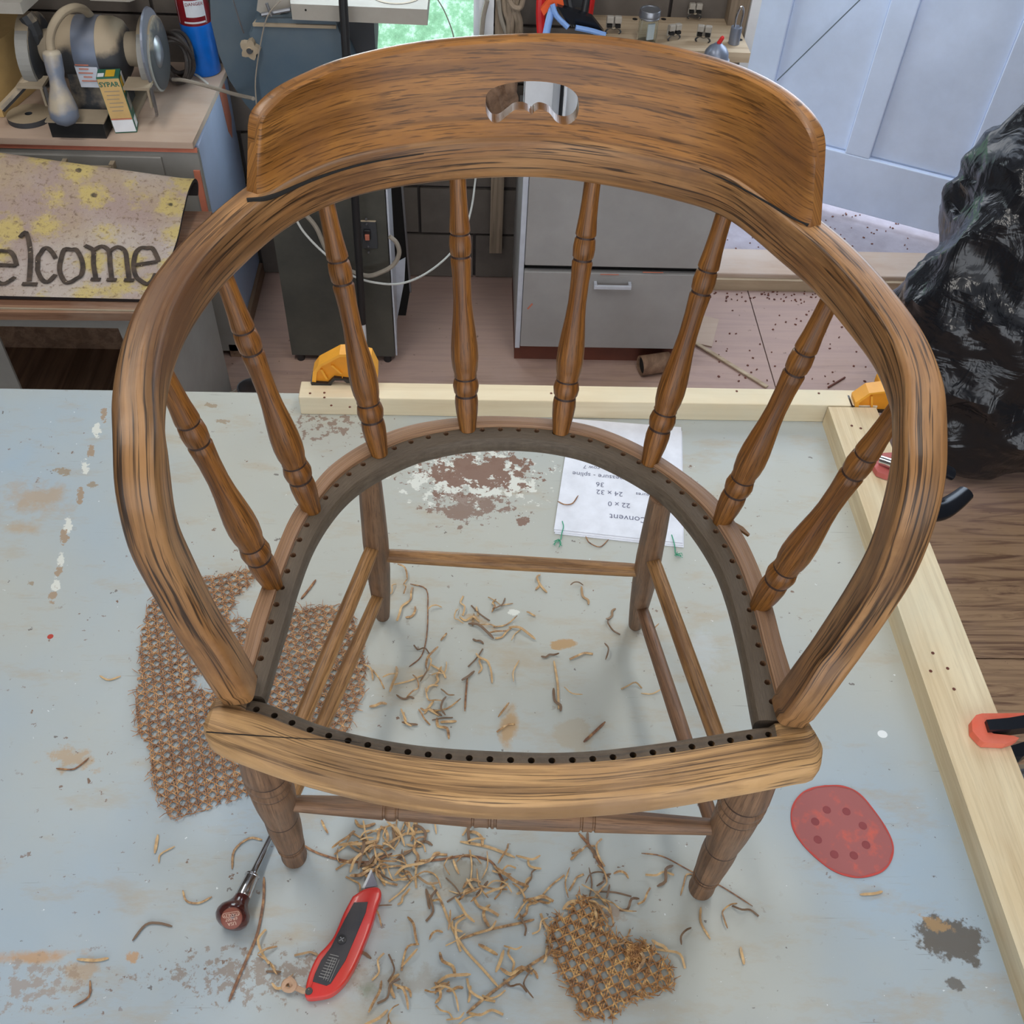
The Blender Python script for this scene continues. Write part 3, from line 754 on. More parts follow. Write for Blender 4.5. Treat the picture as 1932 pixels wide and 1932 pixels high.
# hand hole through the crest
hh = spline([V((u, v, 0)) for u, v in [(916, 195), (919, 175), (935, 163), (965, 155), (1000, 152), (1040, 155), (1070, 163), (1088, 178), (1092, 198), (1088, 218), (1076, 229), (1062, 231), (1048, 225), (1036, 211), (1020, 205), (1010, 207), (1003, 213), (996, 208), (984, 204), (970, 206), (956, 216), (942, 226), (928, 226), (918, 212), (916, 195)]], 4)[:-1]
fp = [crestpt(p.x, p.y, TH) for p in hh]
nrm = V((0, 1, -.05)).normalized()
cu = MB().prism([p - nrm * .05 for p in fp], nrm * .1)
co = cu.build('cut', M['dark'], None)
md = crest.modifiers.new('b', 'BOOLEAN'); md.object = co; md.operation = 'DIFFERENCE'; md.solver = 'EXACT'
dg = bpy.context.evaluated_depsgraph_get(); me = bpy.data.meshes.new_from_object(crest.evaluated_get(dg))
old = crest.data; crest.modifiers.clear(); crest.data = me; bpy.data.meshes.remove(old); me.name = 'crest_rail'; bpy.data.objects.remove(co)
# spindles
SPR = [(0, .0076), (.02, .0078), (.06, .0080), (.12, .0087), (.165, .0098), (.18, .0100), (.188, .0082), (.198, .0100), (.23, .0107), (.262, .0101), (.272, .0083), (.284, .0101), (.31, .0097), (.36, .0090), (.44, .0089), (.50, .0099), (.57, .0119), (.63, .0134), (.68, .0138), (.72, .0130), (.75, .0113), (.758, .0118), (.764, .0104), (.776, .0122), (.80, .0134), (.826, .0124), (.838, .0104), (.848, .0116), (.875, .0121), (.92, .0113), (.965, .0096), (1.0, .0087)]
spb = [(512, 1098), (586, 955), (714, 848), (882, 801), (1059, 806), (1228, 865), (1364, 978), (1436, 1138)]
spt = [(322, 730, .700), (430, 540, .692), (618, 395, .688), (864, 345, .686), (1117, 350, .686), (1362, 418, .688), (1562, 572, .692), (1690, 775, .700)]
bpx = [PR(p) for p in bow]
SPR = [(0, .0076)] + [(.075 + .925 * t, r) for t, r in SPR[1:]]
for (u0, v0), (u1, v1, zz) in zip(spb, spt):
    # the spindle runs up into the middle of the bow, along its own line in space
    n_ = ray(u0, v0).cross(ray(u1, v1)); best = None
    for k in range(len(bow) - 1):
        if bow[k].z < BT + .69: continue
        d0, d1 = (bow[k] - CAMP).dot(n_), (bow[k + 1] - CAMP).dot(n_)
        if d0 * d1 <= 0 and bpx[k][1] < v1 + 20:
            q = bow[k].lerp(bow[k + 1], d0 / (d0 - d1 + 1e-12)); e_ = math.hypot(PR(q)[0] - u1, PR(q)[1] - v1)
            if best is None or e_ < best[0]: best = (e_, q)
    a = G(u0, v0, SZ); b = best[1] + V((0, 0, -.004)); d = (a - b).normalized()
    so = MB().lathe(b, a + d * .006, SPR, 24).build('spindle', M['spindle'], chair, smooth=60)
    gm = MB()
    for t_, r_ in ((.188, .0089), (.272, .0090), (.764, .0111), (.838, .0111)):
        tt = .075 + .925 * t_; e = a + d * .006; gm.lathe(b.lerp(e, tt - .005), b.lerp(e, tt + .005), [(0, r_), (1, r_)], 24, cap=False)
    gm.build('groove_shade_band', M['groove_shade'], so, kind='stuff')  # dark bands paint shade into the spindle grooves
# legs
def onimg(p0, u, v, z, y):
    """the point at height z, depth y on the picture line from foot p0 through pixel (u, v)"""
    n = (p0 - CAMP).cross(ray(u, v))
    x = CAMP.x - (n.y * (y - CAMP.y) + n.z * (z - CAMP.z)) / n.x
    return V((x, y, z))
FLf = G(556, 1616, BT + .0035); FRf = G(1322, 1676, BT + .0035); BLf = G(722, 1161, BT + .003); BRf = G(1199, 1178, BT + .003)
FLt = onimg(FLf, 500, 1450, BT + .425, .455); FRt = onimg(FRf, 1408, 1500, BT + .425, .437)
BLt = onimg(BLf, 700, 930, BT + .418, .725); BRt = onimg(BRf, 1243, 960, BT + .418, .700)
FP = [(0, .017), (.22, .0195), (.33, .0222), (.365, .0230), (.375, .0204), (.39, .0232), (.405, .0234), (.412, .0206), (.43, .0234), (.445, .0230), (.452, .0204), (.47, .0222), (.52, .0220), (.58, .0210), (.64, .0192), (.675, .0180), (.695, .0186), (.74, .0186), (.80, .0176), (.85, .0164), (.868, .0162), (.875, .0142), (.885, .0160), (.892, .0140), (.902, .0158), (.915, .0142), (.94, .0143), (.985, .0150), (1, .0142)]
BP = [(0, .0118), (.2, .0138), (.4, .0152), (.6, .0150), (.8, .0130), (.95, .0108), (1, .0098)]
for t_, f_, p_ in ((FLt, FLf, FP), (FRt, FRf, FP), (BLt, BLf, BP), (BRt, BRf, BP)):
    lo_ = MB().lathe(t_, f_, p_, 28).build('leg', M['leg'], chair, smooth=50)
    if p_ is FP:
        gm = MB()
        for tt, r_ in ((.375, .0217), (.412, .0220), (.452, .0218), (.672, .0182), (.876, .0152), (.893, .0150)):
            gm.lathe(t_.lerp(f_, tt - .0035), t_.lerp(f_, tt + .0035), [(0, r_), (1, r_)], 28, cap=False)
        gm.build('groove_shade_band', M['groove_shade'], lo_, kind='stuff')  # groove shade on the front legs, painted as dark bands
def onleg(t_, f_, v):
    lo, hi = 0., 1.
    for _ in range(40):
        m_ = (lo + hi) / 2
        if PR(t_.lerp(f_, m_))[1] < v: lo = m_
        else: hi = m_
    return t_.lerp(f_, lo)
SP = [(0, .0078), (.08, .0086), (.5, .0094), (.92, .0086), (1, .0078)]
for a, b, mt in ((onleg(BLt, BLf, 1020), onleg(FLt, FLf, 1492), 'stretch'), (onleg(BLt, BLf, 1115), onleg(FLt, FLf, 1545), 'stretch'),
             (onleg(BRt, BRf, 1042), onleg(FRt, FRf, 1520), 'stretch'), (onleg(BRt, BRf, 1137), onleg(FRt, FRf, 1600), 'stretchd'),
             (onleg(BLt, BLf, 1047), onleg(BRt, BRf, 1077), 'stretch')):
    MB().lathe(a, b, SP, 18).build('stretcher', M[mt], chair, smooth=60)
a, b = onleg(FLt, FLf, 1514), onleg(FRt, FRf, 1562)
g = lambda t, r: [(t - .006, r), (t - .004, r - .0016), (t - .001, r - .0016), (t + .001, r)]
FS = [(0, .0078), (.06, .0090), (.20, .0112)] + g(.243, .0118) + [(.25, .0126), (.262, .0126)] + g(.272, .0118) + [(.36, .0128), (.42, .0138)] + g(.438, .0144) + [(.45, .0136), (.465, .0136)] + g(.475, .0144) + g(.487, .0144) + [(.55, .0140), (.64, .0132)] + g(.675, .0126) + [(.685, .0120)] + g(.702, .0124) + [(.80, .0112), (.93, .0090), (1, .0080)]
MB().lathe(a, b, FS, 24).build('front_stretcher', M['leg'], chair, smooth=50, label='front stretcher with turned rings')

# the open seam where the crest has parted from the bow, and the split in the rail
from mathutils.bvhtree import BVHTree
def tree_(o): return BVHTree.FromPolygons([o.matrix_world @ q.co + rootloc(o) - o.matrix_world.translation for q in o.data.vertices], [tuple(f.vertices) for f in o.data.polygons])
_trees = [tree_(bw), tree_(crest)]
def seam_pts(px):
    out = []
    for u, v in px:
        hs_ = [h[0] for h in (t_.ray_cast(CAMP, ray(u, v).normalized()) for t_ in _trees) if h[0] is not None]
        if hs_: out.append(min(hs_, key=lambda h: (h - CAMP).length))
    return out
MB().tube(seam_pts([(466, 379), (495, 376), (525, 367), (556, 353), (600, 335), (655, 317), (720, 302), (800, 290)]), lambda t: .0021 * (1 - t) ** .7 + .0003, 6, 4).build('open_seam', M['dark'], chair, label='dark open seam at the left end of the crest')
MB().tube(seam_pts([(1320, 318), (1380, 345), (1440, 378), (1490, 408), (1525, 425)]), lambda t: .0004 + .0010 * t, 6, 4).build('open_seam', M['dark'], chair, label='fine dark seam at the right end of the crest')
for px in ([(1000, 240), (1003, 272), (1004, 300)], [(1014, 240), (1022, 270), (1030, 300)]):
    MB().tube([q + (CAMP - q).normalized() * .0008 for q in (crestpt(u, v, .0100) for u, v in px)], .0004, 5, 2).build('scratch', M['dark'], chair)
ck = [G(u, v, SZ + .0001) for u, v in [(389, 1381), (430, 1384), (500, 1389), (580, 1394), (640, 1396), (680, 1402)]]
MB().tube(ck, lambda t: .0007 * (1 - t * .7), 5, 3, flat=.4).build('split', M['dark'], chair, label='long thin split in the front rail')
# splinter standing off the seat ring on the right
sp = [G(1376, 985, SZ - .01), G(1398, 1000, SZ - .01), G(1412, 1012, SZ - .01)]
MB().ribbon(sp, .005, .003, taper=True).build('splinter', M['stretch'], chair)
# ------------------------------------------------------------------ things lying on the table
def strokes(mb, lines, frame_, wd, th=.0003, up=V((0, 0, 1))):
    for ln in lines: mb.ribbon([frame_(x, y) for x, y in ln], wd, th, up)
def arc(cx, cy, rx, ry, a0, a1, n=14):
    return [(cx + rx * math.cos(math.radians(a0 + (a1 - a0) * k / n)), cy + ry * math.sin(math.radians(a0 + (a1 - a0) * k / n))) for k in range(n + 1)]
def textmesh(txt, size, at, xdir, ydir, mat, parent, name='lettering', bold=0, lift=.0003, align='CENTER'):
    cu = bpy.data.curves.new(name, 'FONT'); cu.body = txt; cu.size = size; cu.align_x = align; cu.align_y = 'CENTER'; cu.offset = bold; cu.resolution_u = 3
    o = bpy.data.objects.new(name, cu); COL.objects.link(o)
    dg = bpy.context.evaluated_depsgraph_get(); dg.update()
    me = bpy.data.meshes.new_from_object(o.evaluated_get(dg)); bpy.data.objects.remove(o)
    L = rootloc(parent); n = V(xdir).cross(V(ydir)).normalized(); xd = V(xdir).normalized(); yd = V(ydir).normalized()
    for q in me.vertices: q.co = V(at) + xd * q.co.x + yd * q.co.y + n * lift - L
    me.materials.clear(); me.materials.append(mat)
    r = bpy.data.objects.new(name, me); COL.objects.link(r); r.parent = parent; return r
# note pad sheets
pc = [G(1045, 1004), G(1288, 1030), G(1285, 811), G(1077, 795)]
pap = empty('paper_stack', tuple((pc[0] + pc[2]) / 2), 'stack of white note paper with faint handwriting under the rear of the chair', 'paper')
zt = BT + .0042
pz = lambda p, z, dx=0, dy=0: V((p.x + dx, p.y + dy, z))
MB().prism([pz(p, BT + .0003, .001, -.004) for p in pc], (0, 0, .0012)).prism([pz(p, BT + .0017, 0, -.001) for p in pc], (0, 0, .0008)).build('lower_sheets', M['paper'], pap)
MB().prism([pz(p, BT + .0030, 0, .003) for p in pc], (0, 0, .0004)).build('top_sheet', M['paper'], pap)
ux = (pc[1] - pc[0]).normalized(); uy = V((0, 0, 1)).cross(ux)
for (u, v), txt, sz in (((1186, 978), 'Convent', .017), ((1168, 952), '22 x 0', .014), ((1150, 930), '24 x 32', .014), ((1222, 934), 'measures', .010), ((1132, 914), '36', .014), ((1130, 898), 'measure - spline', .013), ((1116, 882), 'row 7', .011)):
    textmesh(txt, sz, G(u, v, BT + .0034), -ux, -uy, M['ink'], pap, 'handwriting', lift=.0003)
for u, v, s_, lb in ((1062, 1000, -1, 'green thread end tied through the left of the paper edge'), (1270, 1026, 1, 'green thread end tied through the right of the paper edge')):
    tb = MB()
    p = G(u, v, BT + .005)
    tb.tube([p + V((0, .018, 0)), p + V((.001, .006, .001)), p + V((s_ * .002, -.006, -.001)), G(u + s_ * 4, v + 18, BT + .003)], .0008, 5)
    q = G(u + s_ * 5, v + 20, BT + .003)
    for k in range(9):
        an = random.uniform(0, 6.28); r_ = random.uniform(.006, .014)
        e = q + V((math.cos(an) * r_ * .6 + s_ * .004, math.sin(an) * r_ * .7 - .004, 0))
        tb.tube([q, q.lerp(e, .5) + V((random.uniform(-.003, .003), random.uniform(-.003, .003), .002)), e], .0005, 4)
    tb.build('green_thread', M['green'], None, origin=tuple(p), label=lb, cat='thread')
# red worn disc
dpx = [(1556, 1482), (1590, 1483), (1622, 1498), (1652, 1533), (1676, 1570), (1686, 1600), (1680, 1628), (1660, 1648), (1620, 1657), (1580, 1648), (1545, 1625), (1512, 1592), (1494, 1560), (1493, 1525), (1508, 1500), (1530, 1487)]
dp = [G(u, v, BT + .0002) for u, v in dpx]
dsp = spline(dp + [dp[0]], 6)[:-1]; dc = sum(dsp, V((0, 0, 0))) / len(dsp)
disc = empty('sanding_disc', tuple(dc), 'worn red oval sanding disc lying flat right of the chair', 'sanding disc')
MB().prism(dsp, (0, 0, .0008)).build('disc_face', M['disc'], disc)
rm_ = MB(); ins = [dc.lerp(p, .955) for p in dsp]; n = len(dsp)
for i in range(n):
    wv = .5 + .5 * math.sin(i * .9) * math.sin(i * .23)
    a, b = dsp[i], dsp[(i + 1) % n]; c_, d_ = ins[i].lerp(a, .5 * wv), ins[(i + 1) % n].lerp(b, .5 * wv)
    z_ = V((0, 0, .0012)); rm_.add([a + z_, b + z_, d_ + z_, c_ + z_], [(0, 1, 2, 3)])
rm_.build('rim', M['discrim'], disc)
for u, v in ((1560, 1528), (1597, 1531), (1538, 1550), (1628, 1558), (1543, 1584), (1634, 1594), (1574, 1612), (1611, 1614)):
    p = G(u, v, BT + .0010); MB().lathe(p, p + V((0, 0, .0003)), [(0, .0052), (1, .005)], 14).build('hole_mark', M['discdot'], disc)
# utility knife
kn = empty('utility_knife', tuple(G(650, 1770)), 'red utility knife with black rubber grip in front of the chair', 'knife')
ZK = .014
bodyp = [(665, 1690), (688, 1676), (712, 1673), (719, 1686), (711, 1710), (698, 1752), (672, 1815), (650, 1852), (626, 1874), (600, 1881), (579, 1882), (575, 1872), (582, 1838), (598, 1803), (617, 1782), (631, 1762), (648, 1722)]
bp_ = spline([G(u, v, BT + ZK) for u, v in bodyp] + [G(*bodyp[0], BT + ZK)], 4)[:-1]
def bevprism(poly, z0, z1, ins_, name, mat, parent):
    c = sum(poly, V((0, 0, 0))) / len(poly); n = len(poly); vs = []
    nr = []
    for i in range(n):
        T = (poly[(i + 1) % n] - poly[i - 1]).normalized(); q = V((-T.y, T.x, 0))
        if q.dot(c - poly[i]) < 0 and abs(q.dot((c - poly[i]).normalized())) > .3: q = -q
        nr.append(q)
    ar = sum(poly[i].x * poly[(i + 1) % n].y - poly[(i + 1) % n].x * poly[i].y for i in range(n))
    sg = 1 if ar > 0 else -1
    nr = []
    for i in range(n):
        T = (poly[(i + 1) % n] - poly[i - 1]).normalized(); nr.append(V((-T.y, T.x, 0)) * sg)
    lv = [(z0, ins_ * .8), (z0 + .001, 0), (z1 - ins_ * .8, 0), (z1 - ins_ * .25, ins_ * .35), (z1, ins_)]
    for z_, k in lv:
        for i in range(n): vs.append(V((poly[i].x, poly[i].y, z_)) + nr[i] * k)
    fs = []
    for l in range(len(lv) - 1):
        for i in range(n):
            a = l * n + i; b = l * n + (i + 1) % n
            fs.append((a, b, b + n, a + n) if sg > 0 else (a, a + n, b + n, b))
    t_ = [(len(lv) - 1) * n + i for i in range(n)]; b_ = list(range(n))
    fs += [t_ if sg > 0 else t_[::-1], b_[::-1] if sg > 0 else b_]
    return MB().add(vs, fs).build(name, mat, parent, smooth=30)
bevprism(bp_, BT + .0006, BT + ZK, .003, 'body', M['redknife'], kn)
gp = [G(u, v, BT + ZK) for u, v in [(668, 1703), (694, 1702), (690, 1722), (672, 1765), (652, 1812), (624, 1856), (616, 1860), (590, 1852), (594, 1838), (606, 1812), (624, 1788), (634, 1768), (650, 1736)]]
gpm = bevprism(gp, BT + ZK - .001, BT + ZK + .0012, .0006, 'grip', M['grip'], kn)
p = G(645, 1773, BT + ZK + .0010); MB().lathe(p, p + V((0, 0, .0014)), [(0, .0052), (.8, .0052), (1, .0045)], 20).build('screw', M['blackp'], kn, smooth=True)
MB().box(p + V((0, 0, .0016)), (.006, .0009, .0006), rz=.6).box(p + V((0, 0, .0016)), (.0009, .006, .0006), rz=.6).build('screw_slot', M['steel'], kn)
gr = MB()
for k in range(9):
    q = G(618 + k * 2.6 - 8, 1842 - k * 5.2 + 2, BT + ZK + .0013); gr.box(q, (.010, .0007, .0004), rz=-.25)
for k in range(4):
    q0 = G(610 + k * 4, 1848 + k * 1.5, BT + ZK + .0014); q1 = G(628 + k * 4, 1806 + k * 1.5, BT + ZK + .0014); gr.ribbon([q0, q1], .0005, .0004)
gr.build('grip_ribs', M['drawer_grey'], kn, kind='stuff')
bl = [(685, 1676), (701, 1641), (713, 1672)]
MB().prism([G(u, v, BT + .007) for u, v in bl], (0, 0, .0008)).build('blade', M['blade'], kn)
MB().prism([G(u, v, BT + .0071) for u, v in [(683, 1676), (700, 1640), (702.5, 1644), (688, 1676)]], (0, 0, .0010)).build('blade_edge', M['bladeedge'], kn, label='bright ground cutting edge')
p = G(583, 1870, BT + ZK); MB().lathe(p + V((0, 0, -.001)), p + V((0, 0, .0006)), [(0, .0042), (1, .0038)], 16).build('lanyard_hole', M['blackp'], kn)
ly = [G(585, 1868, BT + .012), G(574, 1870, BT + .010), G(560, 1864, BT + .006), G(552, 1862, BT + .006), G(548, 1850, BT + .008), G(538, 1853, BT + .009), G(536, 1864, BT + .006), G(548, 1868, BT + .008), G(556, 1858, BT + .010), G(545, 1845, BT + .008)]
MB().tube(ly, .0030, 8, 5).build('knotted_cord', M['twine'], kn, smooth=True, label='short knotted tan cord')
# scratch awl with a knob handle
A0 = G(432, 1742, BT + .020); A1 = G(459, 1690, BT + .017); A2 = G(477, 1650, BT + .0125); A3 = G(530, 1540, BT + .0035)
awl = empty('scratch_awl', tuple(G(440, 1725)), 'awl with dark brown knob handle and chrome shaft beside the front left leg', 'awl')
ax = (A1 - A0).normalized()
MB().lathe(A0 - ax * .004, A1, [(0, .0001), (.03, .011), (.10, .0155), (.22, .0188), (.36, .0195), (.50, .0180), (.64, .0135), (.78, .0100), (.92, .0088), (1, .0086)], 28).build('handle', M['brownh'], awl, smooth=True)
MB().lathe(A1 - ax * .002, A2, [(0, .0086), (.05, .0092), (.6, .0084), (.88, .0078), (.90, .0088), (.96, .0088), (1, .0070)], 24).build('ferrule', M['chrome'], awl, smooth=True)
MB().lathe(A2 - ax * .003, A3, [(0, .0060), (.08, .0044), (.2, .0040), (.9, .0034), (1, .0006)], 16).build('shaft', M['chrome'], awl, smooth=True)
cn = (ray(432, 1735) * -1).normalized(); cn = (cn + V((-.10, -.30, 0))).normalized()
cc = G(433, 1732, BT + .0395) 
cc = A0 + ax * .011 + cn * .0178
MB().lathe(cc - cn * .006, cc + cn * .0012, [(0, .0115), (.9, .0115), (1, .0106)], 28).build('end_cap', M['cap'], awl, smooth=40)
xr = V((1, 0, 0)); xr = (xr - cn * xr.dot(cn)).normalized(); yr = cn.cross(xr)
rr = Matrix.Rotation(math.radians(188), 3, cn); xr = rr @ xr; yr = rr @ yr
for k, (tx_, sz) in enumerate((('STANLEY', .0042), ('69-007', .0046), ('USA', .0052))):
    textmesh(tx_, sz, cc + cn * .0013 + yr * (-.0045 + k * .0048), xr, yr, M['letter'], awl)
cb = MB(); pts = []
for x, y in arc(-.0068, 0, .0024, .0024, 90, 270, 6) + arc(.0068, 0, .0024, .0024, 270, 450, 6): pts.append(cc + cn * .0013 + yr * -.0045 + xr * x + yr * y)
cb.ribbon(pts + [pts[0]], .0004, .0002, up=cn); cb.build('cartouche', M['letter'], awl)
# ---- cane sheets: strands woven in four directions, clipped to the torn outline
def inside(p, poly):
    c = False; n = len(poly)
    for i in range(n):
        x0, y0 = poly[i]; x1, y1 = poly[i - 1]
        if (y0 > p[1]) != (y1 > p[1]) and p[0] < (x1 - x0) * (p[1] - y0) / (y1 - y0) + x0: c = not c
    return c
def weave(poly, holes, A, B, pitch, rot, wd, name, mat, parent, seed, lift=.002, messy=0):
    rnd = random.Random(seed); m_ = MB()
    P = [(G(u, v).x, G(u, v).y) for u, v in poly]
    H = [((G(u, v).x, G(u, v).y), r) for u, v, r in holes]
    cx = sum(p[0] for p in P) / len(P); cy = sum(p[1] for p in P) / len(P)
    R = .22; c, s_ = math.cos(rot), math.sin(rot)
    def ok(x, y):
        if not inside((x, y), P): return False
        for (hx, hy), r in H:
            if math.hypot(x - hx, y - hy) < r * (1 + .25 * math.sin(5 * math.atan2(y - hy, x - hx) + hx * 90)): return False
        return True
    N = int(R / pitch)
    def run(du, off, z, w_):
        # walk a strand: direction du (unit, sheet frame), offset off along its normal
        step = pitch / 4; seg = []; n_ = (-du[1], du[0])
        jit = rnd.uniform(-.0004, .0004)
        k = -int(R / step)
        while k * step < R:
            a = k * step; lx = du[0] * a + n_[0] * (off + jit); ly = du[1] * a + n_[1] * (off + jit)
            x = cx + lx * c - ly * s_; y = cy + lx * s_ + ly * c
            zz = BT + lift + z + .0009 * math.sin(k * PI / 2 + off * 900) + .0012 * math.sin(lx * 31) * math.cos(ly * 27)
            e = rnd.random() < .0016
            if ok(x, y) and not e: seg.append(V((x, y, max(BT + .0005, zz))))
            else:
                if len(seg) > 1: m_.ribbon(seg, w_, .0007, taper=True)
                seg = []
            k += 1
        if len(seg) > 1: m_.ribbon(seg, w_, .0007, taper=True)
    for i in range(-N, N + 1):
        for d in (-.095, .095):
            run((1, 0), (i + d) * pitch, .0, wd); run((0, 1), (i + d) * pitch, .0008, wd)
    q = math.sqrt(.5)
    for i in range(-int(N * 1.5), int(N * 1.5) + 1):
        run((q, q), (i + .5) * pitch * q, .0014, wd * 1.1); run((q, -q), (i + .5) * pitch * q, .0018, wd * 1.1)
    # frayed fuzz along the edges and torn middle
    for i in range(messy):
        k = rnd.randrange(len(P)); a, b = P[k - 1], P[k]; t = rnd.random()
        x, y = a[0] + (b[0] - a[0]) * t, a[1] + (b[1] - a[1]) * t
        if H and rnd.random() < .55:
            (hx, hy), r = rnd.choice(H); an = rnd.random() * 6.28; x, y = hx + math.cos(an) * r, hy + math.sin(an) * r
        an = rnd.random() * 6.28; l_ = rnd.uniform(.006, .018)
        x -= math.cos(an) * l_ * .4; y -= math.sin(an) * l_ * .4
        p0 = V((x, y, BT + lift + rnd.uniform(0, .003))); p1 = p0 + V((math.cos(an) * l_, math.sin(an) * l_, 0)); p1.z = BT + lift + rnd.uniform(0, .005)
        m_.ribbon([p0, p0.lerp(p1, .5) + V((rnd.uniform(-.002, .002), rnd.uniform(-.002, .002), .001)), p1], wd * .8, .0006, taper=True)
    m_.build(name, mat, parent, kind='stuff')
big = [(283, 1133), (330, 1112), (378, 1094), (430, 1082), (478, 1072), (486, 1084), (470, 1110), (447, 1130), (436, 1165), (462, 1172), (500, 1160), (548, 1150), (600, 1146), (652, 1140), (668, 1165), (684, 1210), (693, 1262), (690, 1310), (676, 1340), (650, 1400), (560, 1462), (480, 1503), (400, 1526), (322, 1549), (300, 1515), (283, 1468), (280, 1418), (258, 1380), (256, 1330), (262, 1250), (266, 1190)]
ps = empty('cane_sheet', tuple(G(430, 1330)), 'large torn sheet of woven brown cane under the left of the chair', 'cane sheet')
weave(big, [(388, 1288, .016), (368, 1236, .009), (440, 1190, .010), (415, 1330, .006)], 0, 0, .0118, .30, .0010, 'woven_strands', M['weave'], ps, 4, messy=240)
small = [(1040, 1742), (1075, 1720), (1092, 1690), (1110, 1700), (1140, 1745), (1190, 1785), (1215, 1780), (1262, 1815), (1272, 1860), (1230, 1880), (1190, 1890), (1155, 1925), (1095, 1922), (1072, 1878), (1052, 1830), (1036, 1782)]
ps2 = empty('cane_sheet', tuple(G(1140, 1820)), 'small ragged piece of woven cane in front of the chair', 'cane sheet')
weave(small, [(1195, 1800, .006)], 0, 0, .0124, -.35, .0014, 'woven_strands', M['weave2'], ps2, 9, messy=330)
# ---- loose cane: measured single strips, then scattered offcuts
def strip(px, wd=.0022, mat='cane', label=None, group=None, cat='cane strip', name='cane_strip', zs=None, th=.0008):
    pts = spline([G(u, v, BT + .0016 + (zs[i] if zs else 0)) for i, (u, v) in enumerate(px)], 4)
    o = MB().ribbon(pts, wd, th, taper=True).build(name, M[mat], None, origin=tuple(pts[0]), label=label, cat=cat, group=group); return o
strip([(498, 1655), (497, 1700), (486, 1760), (470, 1800), (450, 1845), (432, 1890)], .0030, 'canedark', 'long dark cane strip running down from the awl tip', name='long_cane_strip')
strip([(812, 1664), (830, 1695), (850, 1745), (876, 1790), (912, 1830), (940, 1862)], .0028, 'cane', 'long pale cane strip slanting between knife and small sheet', name='long_cane_strip')
strip([(868, 1772), (920, 1755), (980, 1742), (1008, 1735)], .0028, 'cane', 'straight cane strip crossing the top of the long slanting one', name='long_cane_strip')
strip([(880, 1912), (925, 1875), (975, 1838), (1010, 1815), (1042, 1795)], .0030, 'cane', 'long cane strip reaching up to the small woven piece', name='long_cane_strip')
strip([(567, 1592), (600, 1610), (650, 1624), (700, 1626), (740, 1610)], .0026, 'canedark', 'dark curved strip running right from the front left foot', name='long_cane_strip')
strip([(782, 1626), (830, 1622), (880, 1615), (925, 1625), (945, 1655), (952, 1668)], .0028, 'canedark', 'curved reddish strip under the front stretcher', name='long_cane_strip')
strip([(868, 1588), (920, 1598), (972, 1618)], .0034, 'cane', 'thick straight pale strip below the front stretcher', name='long_cane_strip')
strip([(774, 1102), (804, 1112), (807, 1150), (805, 1200), (795, 1238), (772, 1258)], .0016, 'canedark', 'long thin hooked strand between the back legs', name='long_cane_strip')
strip([(1045, 1247), (1052, 1290), (1054, 1338)], .0030, 'cane', 'straight upright strip inside the seat opening', name='long_cane_strip')
strip([(882, 1278), (879, 1310), (877, 1342)], .0024, 'canedark', 'short straight dark strip left of the upright one', name='long_cane_strip')
strip([(1142, 1362), (1118, 1385), (1101, 1400)], .0034, 'canedark', 'thick red-brown strip just behind the front rail', name='long_cane_strip')
strip([(1092, 1572), (1115, 1600), (1142, 1650)], .0034, 'canedark', 'dark thick strip below the stretcher right of centre', name='long_cane_strip')
strip([(1210, 1610), (1250, 1616), (1300, 1642), (1360, 1672), (1420, 1710)], .0014, 'canedark', 'long thin strand passing behind the front right foot', name='long_cane_strip')
strip([(568, 1130), (583, 1112), (596, 1094)], .0034, 'canedark', 'dark stub beside the left of the seat ring', name='long_cane_strip')
strip([(106, 1450), (135, 1452), (150, 1445), (168, 1430)], .0018, 'canedark', 'small bent strand on the bare left side of the table', name='long_cane_strip')
strip([(188, 1275), (205, 1283), (228, 1276)], .0022, 'cane', 'curled scrap above left of the large cane sheet', name='long_cane_strip')
strip([(345, 1680), (352, 1700), (375, 1704), (400, 1692)], .0022, 'cane', 'hooked scrap left of the awl', name='long_cane_strip')
strip([(250, 1775), (275, 1745), (300, 1742), (325, 1748)], .0026, 'cane', 'forked scrap below left of the awl', name='long_cane_strip')
strip([(298, 1575), (292, 1610)], .0036, 'cane', 'short thick stub under the lower tip of the large sheet', name='long_cane_strip')
strip([(300, 1628), (303, 1612), (330, 1597)], .0018, 'cane', 'thin bent strand right of the short thick stub', name='long_cane_strip')
strip([(438, 1640), (442, 1605), (470, 1582), (495, 1585)], .0026, 'cane', 'looped scrap just left of the awl shaft', name='long_cane_strip')
strip([(145, 1810), (180, 1812), (205, 1808)], .0030, 'cane', 'pale straight scrap at the lower left of the table', name='long_cane_strip')
strip([(170, 1850), (168, 1880), (138, 1900)], .0022, 'canedark', 'dark hook at the lower left corner of the table', name='long_cane_strip')
strip([(1622, 1688), (1650, 1686), (1665, 1682)], .0030, 'cane', 'single stub below the red disc', name='long_cane_strip')
strip([(1322, 1712), (1322, 1740), (1340, 1772)], .0026, 'cane', 'curved strip below the front right foot', name='long_cane_strip')
strip([(1284, 1690), (1290, 1668), (1296, 1650), (1318, 1652)], .0018, 'cane', 'thin bent strip left of the front right foot', name='long_cane_strip')
strip([(1052, 946), (1065, 952), (1080, 950), (1091, 935)], .0018, 'canedark', 'curl lying on the white paper', zs=[.004] * 4, name='long_cane_strip')
strip([(1105, 1012), (1112, 1024), (1132, 1032), (1148, 1018)], .0014, 'canedark', 'brown strand at the lower edge of the white paper', name='long_cane_strip')
